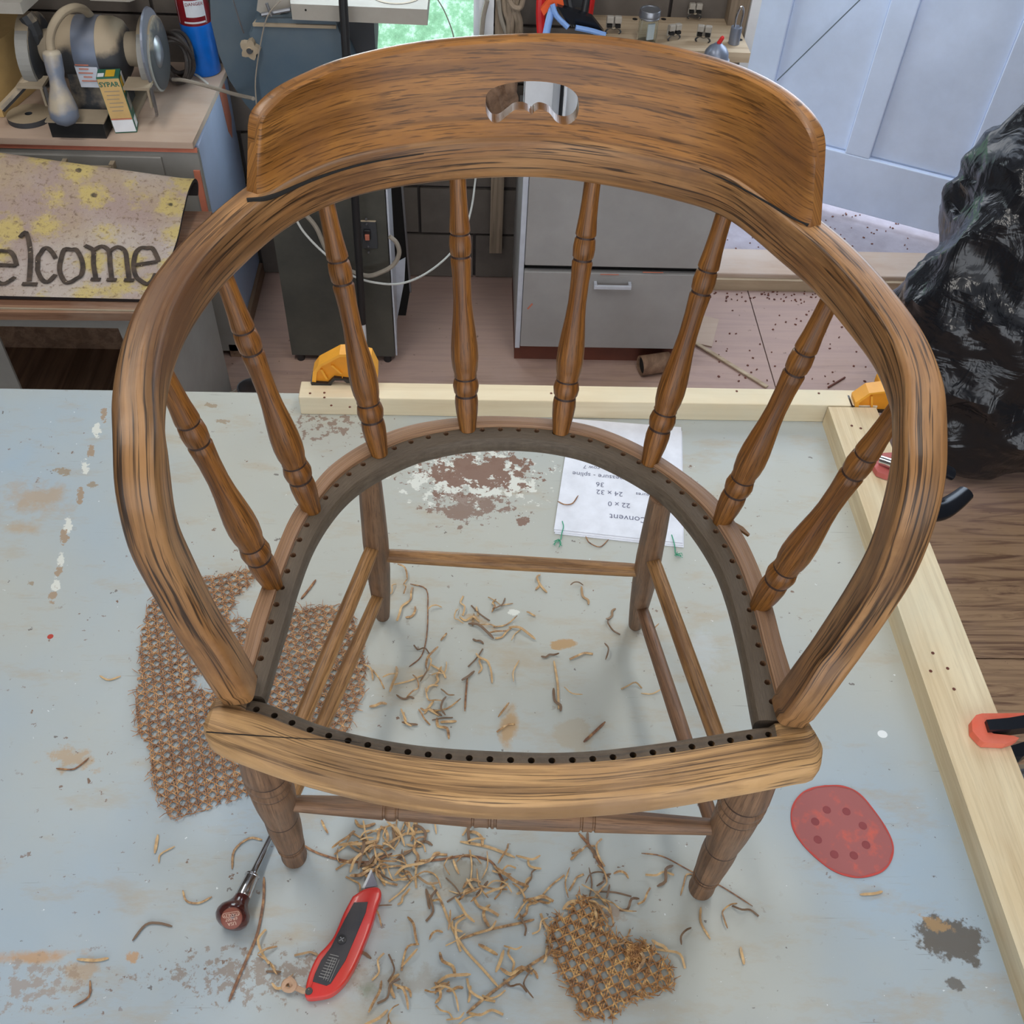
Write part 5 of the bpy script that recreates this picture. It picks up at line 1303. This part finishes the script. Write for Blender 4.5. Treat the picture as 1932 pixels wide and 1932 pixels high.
ns_ = ey.cross(ln_).normalized(); ns_ = ns_ if ns_.x > 0 else -ns_
nt = V((0, 0, 1))
face(o0, ex, ln_, .02, .98, .27, .98, 'kraft', 'front_panel', nf); face(o0, ex, ln_, .02, .98, .02, .24, 'white', 'white_panel', nf); face(o0, ex, ln_, .02, .98, .245, .265, 'primer', 'red_line', nf)
textmesh('SYPAR', .014, o0 + ex * .48 + ln_ * .88 + nf * .0012, ex, ln_, M['greenb'], sb_, bold=.0004)
fx = MB()
for k in range(6): q = o0 + ex * .5 + ln_ * (.76 - .07 * k) + nf * .0010; fx.prism([q - ex * (.34 - .05 * (k % 2)) - ln_ * .008, q + ex * (.34 - .06 * (k % 3)) - ln_ * .008, q + ex * (.34 - .06 * (k % 3)) + ln_ * .008, q - ex * (.34 - .05 * (k % 2)) + ln_ * .008], nf * .0003)
fx.build('small_print', M['dusttan'], sb_)
s0 = o0 + ex
face(s0, ey, ln_, .12, .60, .70, .94, 'yellowl', 'yellow_patch', ns_); face(s0, ey, ln_, .25, .85, .36, .60, 'drawer_grey', 'grey_patch', ns_); face(s0, ey, ln_, .2, .75, .06, .22, 'white', 'bar_label', ns_); face(s0, ey, ln_, .66, .97, .66, .97, 'white', 'white_corner', ns_)
t0 = o0 + ln_
face(t0, ex, ey, .38, .80, .10, .85, 'yellowl', 'yellow_top', nt); face(t0, ex, ey, .04, .32, .1, .5, 'white', 'white_top', nt)
cn_ = empty('gas_can', tuple(G(386, 118, dz)), 'blue can with dark red printed upper label standing on the desk', 'can')
k0 = G(388, 134, dz); kax = V((-.012, .0, 1)).normalized()
zb_ = .118
MB().lathe(k0 + V((0, 0, .001)), k0 + kax * zb_, [(0, .0345), (.03, .0365), (1, .0365)], 32).build('blue_body', M['canblue'], cn_, smooth=40)
MB().lathe(k0 + kax * zb_, k0 + kax * .40, [(0, .0366), (1, .0366)], 32).build('red_label', M['canred'], cn_, smooth=40)
MB().lathe(k0 + kax * .40, k0 + kax * .43, [(0, .0366), (.6, .028), (1, .012)], 32).build('shoulder', M['canblue'], cn_, smooth=40)
lm = MB()
def cpt(an, h): return k0 + kax * h + V((math.sin(an) * .0372, -math.cos(an) * .0372, 0))
def cpatch(a0, a1, h0, h1, mat, nm):
    mm = MB(); n_ = 8
    for i in range(n_):
        x_, y_ = a0 + (a1 - a0) * i / n_, a0 + (a1 - a0) * (i + 1) / n_
        mm.add([cpt(x_, h0), cpt(y_, h0), cpt(y_, h1), cpt(x_, h1)], [(0, 1, 2, 3)])
    mm.build(nm, M[mat], cn_)
cpatch(-.25, .95, .138, .174, 'white', 'white_label'); cpatch(-.45, .9, .124, .128, 'white', 'white_line'); cpatch(-.6, .95, .182, .185, 'white', 'white_line'); cpatch(-.88, -.84, .122, .39, 'white', 'white_stripe'); cpatch(.95, .99, .122, .39, 'white', 'white_stripe')
textmesh('DANGER', .010, cpt(.35, .167) + V((.0004, -.0006, 0)), (1, .34, 0), (0, 0, 1), M['canred'], cn_)
coil = empty('cable_coil', tuple(G(332, 120, dz)), 'coil of black cable on the desk behind the grinder', 'cable')
cb_ = MB(); c1 = GY(332, 105, 2.33)
for k in range(7):
    r_ = .030 + .004 * (k % 4); pts = []
    for j in range(15):
        an = 2 * PI * j / 14; pts.append(c1 + V((math.cos(an) * r_ * .9, -.02 + .006 * k + .01 * math.sin(an * 2 + k), math.sin(an) * r_ * 1.35 - .004)))
    cb_.tube(pts, .0042, 7, 3)
cb_.build('cable_loops', M['cordb'], coil, smooth=True)
# brown carton at far left with black angled strut
kb_ = empty('brown_carton', (-1.12, 2.2, dz), 'plain brown cardboard carton at the far left of the desk', 'box')
cp = [GY(-60, 175, 2.16), GY(8, 183, 2.16), GY(66, 70, 2.30), GY(46, 20, 2.30)]
MB().prism([V((-1.30, 2.15, dz + .001)), V((-1.035, 2.15, dz + .001)), V((-.985, 2.36, dz + .001)), V((-1.30, 2.36, dz + .001))], (0, 0, .14)).build('carton_body', M['kraft'], kb_)
sdm = empty('belt_sander', (-.96, 2.2, dz), 'black machine frame with dusty white table plate at the upper left', 'machine')
MB().prism([G(u, v, .83) for u, v in [(-60, 24), (44, 27), (73, 0), (60, -60), (-60, -60)]], (0, 0, .022)).build('table_plate', M['saw_table'], sdm)
MB().tube([GY(2, 205, 2.11), GY(40, 165, 2.14), GY(72, 125, 2.18)], .0095, 8, 2).build('strut', M['dust_black'], sdm)
MB().tube([GY(48, 28, 2.20), GY(66, 60, 2.20), GY(74, 135, 2.22)], .016, 8, 2).build('upright', M['dust_black'], sdm)
pt2 = empty('steel_plate', (-.72, 2.2, .86), 'pale painted table plate above the grinder at the top edge', 'machine')
MB().prism([G(u, v, .862) for u, v in [(170, 1), (244, 4), (272, -6), (268, -60), (170, -60)]], (0, 0, .014)).build('table_plate', M['saw_table'], pt2)
MB().box((GY(222, -10, 2.36).x, 2.38, .845), (.03, .12, .03)).build('bracket', M['dust_black'], pt2)

# ------------------------------------------------------------------ low stand with wooden top and the doormat
sx1 = -.595; sx0 = -1.30; sz = .50
stl = empty('low_stand', (-.93, 1.76, 0), 'low grey metal stand with a paint-marked wooden top at the left', 'stand')
MB().prism([V((sx0, 1.583, sz - .018)), V((sx1, 1.596, sz - .018)), V((sx1 + .028, 1.955, sz - .018)), V((sx0, 1.95, sz - .018))], (0, 0, .018)).build('wooden_top', M['redwood'], stl)
MB().box(((sx0 + sx1) / 2, 1.601, sz + .0012), (sx1 - sx0 - .01, .0035, .0024)).build('edge_bead', M['dusttan'], stl)
MB().box(((sx0 + sx1) / 2, 1.62, sz - .035), (sx1 - sx0 - .03, .012, .034)).build('apron', M['drawer_grey'], stl)
MB().prism([V((sx1 - .03, 1.615, .002)), V((sx1 - .03, 1.615, sz - .02)), V((sx1 - .008, 1.93, sz - .02)), V((sx1 - .008, 1.93, .002))], (-.008, 0, 0)).build('side_panel', M['drawer_grey'], stl)
for xa_, xb_ in ((sx1 - .035, sx1 - .085), (sx0 + .36, sx0 + .30)):
    MB().prism([V((xa_, 1.615, .002)), V((xb_ + .02, 1.615, .002)), V((xb_ - .02, 1.615, sz - .05)), V((xa_, 1.615, sz - .05))], (0, .006, 0)).build('leg', M['drawer_grey'], stl)
MB().box(((sx0 + sx1) / 2, 1.78, .14), (sx1 - sx0 - .06, .28, .016)).build('lower_shelf', M['brownboard'], stl)
MB().box(((sx0 + sx1) / 2, 1.92, .26), (sx1 - sx0 - .06, .01, .40)).build('back_panel', M['brownboard'], stl)
# doormat
mprof = [(1.628, .506), (1.66, .509), (1.71, .516), (1.77, .530), (1.83, .550), (1.89, .576), (1.935, .596), (1.965, .604), (1.985, .598), (1.995, .575), (1.990, .548), (1.982, .530)]
mp_ = spline([V((0, y, z + .0045)) for y, z in mprof], 5)
matp = empty('doormat', (-.93, 1.8, .51), 'welcome doormat with yellow flowers curled over the low stand', 'doormat')
ca = []; 
mL = [0]
for i in range(1, len(mp_)): mL.append(mL[-1] + (mp_[i] - mp_[i - 1]).length)
def edge(i):
    y = mp_[i].y; t = mL[i] / mL[-1]
    return -.600 + (-.010 * math.sin(min(1, t * 1.6) * PI)) - .004 * math.sin(t * 12)
mm = MB(); vs = []; uv = []; NXm = 50; fs = []
n_ = len(mp_)
def zsc(x): return max(.56, min(1.12, .56 + (-.62 - x) / .34 * .46))
def mpt(i, k, off):
    x1_ = edge(i); x = sx0 + (x1_ - sx0) * k / (NXm - 1)
    T = (mp_[min(i + 1, n_ - 1)] - mp_[max(i - 1, 0)]).normalized(); N_ = V((0, -T.z, T.y))
    z_ = .002 * (1 + math.sin(x * 9)) * math.sin(PI * min(1, mL[i] / mL[-1] * 1.3)) + 0
    return V((x, mp_[i].y, .506 + (mp_[i].z - .506) * zsc(x) + z_)) + N_ * off
for off in (.0, -.007):
    for i in range(n_):
        for k in range(NXm): p_ = mpt(i, k, off); vs.append(p_); uv.append((p_.x, mL[i]))
for l, flip in ((0, False), (n_ * NXm, True)):
    for i in range(n_ - 1):
        for k in range(NXm - 1):
            a = l + i * NXm + k; f = (a, a + 1, a + NXm + 1, a + NXm); fs.append(f[::-1] if flip else f)
top_f = len(fs) // 2
tm = MB(); tm.add(vs, fs, uv)
for i in range(len(fs)): tm.mi[i] = 0 if i < top_f else 1
o2 = n_ * NXm
rim_f = []
for i in range(n_ - 1):
    for k in (0, NXm - 1): a = i * NXm + k; rim_f.append((a, a + NXm, a + NXm + o2, a + o2))
for k in range(NXm - 1):
    for i in (0, n_ - 1): a = i * NXm + k; rim_f.append((a, a + 1, a + 1 + o2, a + o2))
for f in rim_f: tm.f.append(list(f)); tm.mi.append(1); tm.uv.append([(0, 0)] * 4)
tm.build('mat_pile', [M['mat'], M['matback']], matp, smooth=70)
def onmat(u, v):
    for i in range(len(mp_) - 12):
        a, b = GY(u, v, mp_[i].y), GY(u, v, mp_[i + 1].y)
        x = a.x; zz = .506 + (mp_[i].z - .506) * zsc(x) + .002 * (1 + math.sin(x * 9)) * math.sin(PI * min(1, mL[i] / mL[-1] * 1.3))
        z2 = .506 + (mp_[i + 1].z - .506) * zsc(x) + .002 * (1 + math.sin(x * 9)) * math.sin(PI * min(1, mL[i + 1] / mL[-1] * 1.3))
        if a.z > zz and b.z <= z2 or (i == 0 and a.z < zz): return V((a.x, a.y, zz + .0030))
    return a
lt = MB()
def ltr(pts, w_=.0092):
    pp = [onmat(u, v) for u, v in pts]; pp2 = spline(pp, 4) if len(pp) > 2 else resample(pp, 5)
    # jitter the width by building short overlapping pieces
    lt.ribbon(pp2, w_, .0012)
def ell(cx, cy, rx, ry, a0, a1, n=12): return [(cx + rx * math.cos(math.radians(a0 + (a1 - a0) * k / n)), cy - ry * math.sin(math.radians(a0 + (a1 - a0) * k / n))) for k in range(n + 1)]
ltr(ell(8, 502, 22, 34, 10, 330)); ltr([(-14, 500), (30, 496)])
ltr([(36, 444), (50, 441), (55, 470), (56, 532)]); ltr([(42, 536), (70, 535)])
ltr(ell(88, 499, 18, 31, 30, 330))
ltr(ell(133, 500, 22, 33, 0, 360))
ltr([(160, 463), (174, 467), (177, 500), (181, 527)]); ltr([(172, 529), (190, 527)]); ltr([(176, 474), (192, 466), (206, 476), (208, 500), (211, 528)]); ltr([(202, 530), (220, 528)]); ltr([(208, 476), (222, 466), (236, 474), (240, 500), (243, 526)]); ltr([(234, 528), (252, 526)])
ltr(ell(275, 498, 24, 34, 5, 325)); ltr([(252, 499), (298, 496)])
ltr([(-70, 470), (-58, 530), (-46, 480), (-34, 530), (-22, 470)])
lt.build('welcome_lettering', M['matink'], matp)
chp = MB()
for _ in range(70):
    q = onmat(rs2.uniform(5, 315), rs2.uniform(370, 555)); chp.box(q + V((0, 0, .001)), (rs2.uniform(.002, .005), .0012, .001), rz=rs2.uniform(0, 3))
chp.build('wood_chips', M['plank'], matp, kind='stuff')
# tin with a wire handle behind the table
wt = empty('wire_tin', tuple(G(462, 728, 0)), 'small tin with a wire handle on the floor behind the table', 'tin')
q = GY(468, 712, 1.90); q.z = 0
MB().lathe(q + V((0, 0, 0)), q + V((0, 0, .05)), [(0, .03), (1, .032), (1, .029), (.1, .027)], 20, cap=False).build('tin', M['steel'], wt, smooth=True)
MB().tube([q + V((-.032, -.01, .05)), q + V((-.05, -.03, .045)), q + V((-.02, -.045, .04)), q + V((.03, -.035, .05)), q + V((.032, .0, .05))], .0022, 6).build('wire_handle', M['cord'], wt)

# ------------------------------------------------------------------ shelf plank and its clips
pz_ = .74
pk = empty('shelf', (.44, 2.35, pz_ - .026), 'wooden wall plank shelf carrying grey spring clips beside the doorway', 'shelf')
py0 = G(1410, 100, pz_).y; pxr = G(1413, 92, pz_).x
MB().prism([V((.27, py0 + .01, pz_ - .022)), V((pxr, py0, pz_ - .022)), V((pxr - .004, WY - .003, pz_ - .022)), V((.27, WY - .003, pz_ - .022))], (0, 0, .022)).build('plank', M['plank'], pk)
MB().box((.42, WY - .06, pz_ - .05), (.02, .10, .055)).build('bracket', M['stud'], pk); MB().box((.56, WY - .06, pz_ - .05), (.02, .10, .055)).build('bracket', M['stud'], pk)
hb = MB()
for u, v in ((1396, 75), (1198, 36), (1252, 36)): q = G(u, v, pz_ + .0003); hb.lathe(q, q + V((0, 0, .0004)), [(0, .0062), (1, .006)], 14)
hb.build('peg_hole', M['dark'], pk, kind='stuff')
cl = empty('spring_clip', (0, 0, 0), 'grey', 'clip', 'grey spring clips on the plank shelf')
MB().box((-.0085, 0, .030), (.015, .012, .014), bev=.002).box((.0085, 0, .030), (.015, .012, .014), bev=.002).box((0, .006, .022), (.032, .003, .024)).build('clip_jaw', M['clip'], cl)
MB().box((-.009, -.002, .018), (.011, .010, .006)).box((.009, -.002, .018), (.011, .010, .006)).build('dark_slot', M['dark'], cl)
sp_ = MB()
for s in (-1, 1): sp_.tube([V((0, -.003, .012)), V((s * .009, -.004, .014)), V((s * .016, -.002, .006)), V((s * .013, 0, .001))], .0022, 6)
sp_.build('spring_arm', M['dust_black'], cl)
clips = [(1156, 62, pz_, 1.05, 0, 'pale double spring clip at the left end of the plank shelf'), (1270, 74, pz_, .95, .4, 'dark turned spring clip just right of the glass jar'), (1325, 78, pz_, 1.0, -.2, 'spring clip in the middle right of the plank shelf front'), (1309, 28, pz_, .95, 0, 'spring clip hung on the wall above the plank shelf')]
for i, (u, v, z_, s_, rz, lb) in enumerate(clips):
    o = cl if i == 0 else copy_tree(cl)
    if i == 3: q = GY(u, v + 8, WY - .022)
    else: q = G(u, v + 2, z_)
    o.location = q + V((0, 0, .0005)); o.scale = (s_, s_, s_); o.rotation_euler = (0, 0, rz); o['label'] = lb
jr = empty('glass_jar', tuple(G(1218, 84, pz_)), 'clear glass screw-top jar with a ribbed metal lid on the plank shelf', 'jar')
q = G(1219, 80, pz_) + V((0, 0, .0005))
MB().lathe(q, q + V((0, 0, .060)), [(0, .018), (.05, .0225), (.7, .0225), (.85, .021), (1, .021), (1, .0195), (.8, .0195), (.7, .0205), (.06, .0205), (.05, .001)], 28, cap=False).build('jar_body', M['glass'], jr, smooth=40)
MB().lathe(q + V((0, 0, .054)), q + V((0, 0, .072)), [(0, .0232), (.1, .0240), (.2, .0232), (.32, .0240), (.45, .0232), (.9, .0236), (1, .0225), (1, .019), (.93, .0185)], 28).build('lid', M['steel'], jr, smooth=40)
MB().box(q + V((.006, -.006, .026)), (.016, .004, .034), rz=.3).build('white_slip', M['white'], jr)
ck_ = empty('key_ring', tuple(G(1385, 80, pz_)), 'grey cylinder holding a metal snap hook at the right end of the plank', 'hook')
q = G(1384, 82, pz_) + V((0, 0, .0005))
MB().lathe(q, q + V((0, 0, .036)), [(0, .013), (.1, .0125), (1, .0125)], 20).build('cylinder_body', M['bluesteel'], ck_, smooth=40)
kt = q + V((0, 0, .036))
MB().tube([kt + V((-.005, 0, 0)), kt + V((-.004, .004, .025)), kt + V((.003, .006, .042)), kt + V((.009, .004, .030)), kt + V((.007, 0, 0))], .0022, 7).build('snap_hook', M['chrome'], ck_, smooth=True)
oi = empty('oiler', tuple(G(1352, 105, pz_ - .06)), 'pale dome-shaped oil can with a red tip in front of the plank shelf', 'oil can')
q = GY(1350, 112, 2.20)
MB().lathe(V((q.x, 2.20, q.z - .05)), V((q.x, 2.20, q.z + .035)), [(0, .030), (.5, .031), (.60, .0305), (.63, .0275), (.78, .0255), (.90, .0185), (.96, .011), (1, .007)], 28).build('can_body', M['bluesteel'], oi, smooth=40)
MB().lathe(V((q.x, 2.20, q.z + .034)), V((q.x + .008, 2.20, q.z + .05)), [(0, .0045), (.8, .0045), (1, .002)], 12).build('red_tip', M['clampred'], oi)
MB().cyl((q.x, 2.20, q.z - .05), (q.x, 2.23, q.z - .05), .006).box((q.x, 2.33, q.z - .052), (.04, .24, .006)).build('hanging_bracket', M['dust_black'], oi)
# red and blue clamps and hanging items left of the shelf
rc = empty('hanging_clamp', (.15, 2.38, .70), 'red and orange clamp frame hanging on the wall left of the shelf', 'clamp')
MB().tube([GY(1022, 66, 2.36), GY(1020, 25, 2.38), GY(1022, -20, 2.40)], .011, 8, 2, flat=.5).tube([GY(1112, 40, 2.40), GY(1118, 0, 2.40), GY(1118, -20, 2.40)], .008, 8, 2, flat=.5).build('red_bar', M['clampred'], rc)
MB().prism([GY(u, v, 2.33) for u, v in [(1020, 18), (1034, 0), (1060, -12), (1064, 10), (1040, 14), (1026, 30)]], (0, .012, 0)).build('orange_handle', M['clamporange'], rc)
MB().box((GY(1070, -5, 2.40).x, 2.42, GY(1070, -5, 2.40).z), (.12, .02, .05)).build('wall_hanger', M['dust_black'], rc)
bc = empty('clamp_frame', (.16, 2.33, .66), 'blue and black clamp hanging in front of the red clamp frame', 'clamp')
MB().tube([GY(1030, 66, 2.30), GY(1038, 30, 2.32), GY(1045, 8, 2.34)], .0085, 10, 3).build('blue_bar', M['clampblue'], bc, smooth=True)
MB().tube([GY(1042, 8, 2.32), GY(1050, 30, 2.31), GY(1072, 52, 2.30)], .006, 8, 3).tube([GY(1086, 52, 2.30), GY(1115, 58, 2.30), GY(1142, 66, 2.30)], .006, 8, 3).build('blue_jaw', M['clampblue'], bc, smooth=True)
prismY(MB(), [(1052, 12), (1070, 18), (1118, 34), (1140, 62), (1095, 50), (1070, 44)], 2.315, .02).build('black_jaw', M['blackm'], bc)
MB().cyl(GY(1072, -10, 2.35), GY(1084, 50, 2.33), .008).cyl(GY(1108, -10, 2.36), GY(1100, 35, 2.34), .008).build('black_bar', M['blackp'], bc)
gv = empty('rope_hank', (.075, 2.40, .74), 'hank of thick brown rope hanging beside the wooden stud', 'rope')
rp_ = MB()
for k in range(6):
    u0 = 952 + k * 5.5
    rp_.tube([GY(u0 + 2, -20, 2.41), GY(u0 + 4 * math.sin(k), 15, 2.40 - .004 * (k % 2)), GY(u0 + 5 + 3 * math.cos(k * 2), 45, 2.40), GY(u0 + 2, 75 + 3 * k, 2.41)], .0065, 8, 4)
rp_.tube([GY(958, -5, 2.39), GY(968, 12, 2.385), GY(982, 14, 2.385), GY(988, -8, 2.39)], .006, 8, 4)
rp_.build('rope_strands', M['stud'], gv, smooth=True)

# ------------------------------------------------------------------ black bin bag
bag = empty('bin_bag', (1.30, 1.75, 0), 'large crinkled black plastic sack slumped in front of the open door', 'bag')
secs = [(.012, 1.27, 1.77, .15, .11), (.05, 1.27, 1.78, .21, .15), (.16, 1.26, 1.80, .260, .19), (.32, 1.25, 1.83, .280, .20), (.48, 1.25, 1.86, .265, .20), (.63, 1.28, 1.90, .235, .18), (.76, 1.33, 1.93, .20, .15), (.88, 1.36, 1.97, .13, .10), (.97, 1.38, 1.99, .06, .05), (1.02, 1.39, 1.99, .035, .03), (1.09, 1.41, 1.98, .07, .06)]
import mathutils.noise as mn
sv = spline([V((a, b, c)) for a, b, c, d, e in secs], 10); rv = spline([V((d, e, 0)) for a, b, c, d, e in secs], 10)
bgm = MB(); vs = []; fs = []; NSG = 150
for i, (c_, r_) in enumerate(zip(sv, rv)):
    for k in range(NSG):
        an = 2 * PI * k / NSG; d_ = V((math.cos(an), math.sin(an), 0))
        q = V((c_.y + d_.x * r_.x, c_.z + d_.y * r_.y, c_.x))
        f1 = 1 - abs(mn.noise(V((q.x * 5 + q.z * 3, q.y * 5, q.z * 4 - q.x * 3)))) * 2.2
        f2 = 1 - abs(mn.noise(V((q.x * 7 + q.z * 12, q.y * 10 + 5, q.z * 5 - q.x * 4)))) * 2.2
        f3 = 1 - abs(mn.noise(V((q.x * 16 + q.z * 30, q.y * 20 + 9, q.z * 12 - q.x * 10)))) * 2.2
        amp = min(1, r_.x / .1)
        q += d_ * (amp * (.036 * f1 + .015 * f2 + .004 * f3 - .015)) + V((0, 0, .012 * f2 * amp * (1 if c_.x > .06 else .0)))
        q.z = max(q.z, .003); vs.append(q)
for i in range(len(sv) - 1):
    for k in range(NSG): a = i * NSG + k; b = i * NSG + (k + 1) % NSG; fs.append((a, b, b + NSG, a + NSG))
fs.append(list(range(NSG))[::-1])
bgm.add(vs, fs); bgm.build('bag_body', M['bag'], bag, smooth=35)
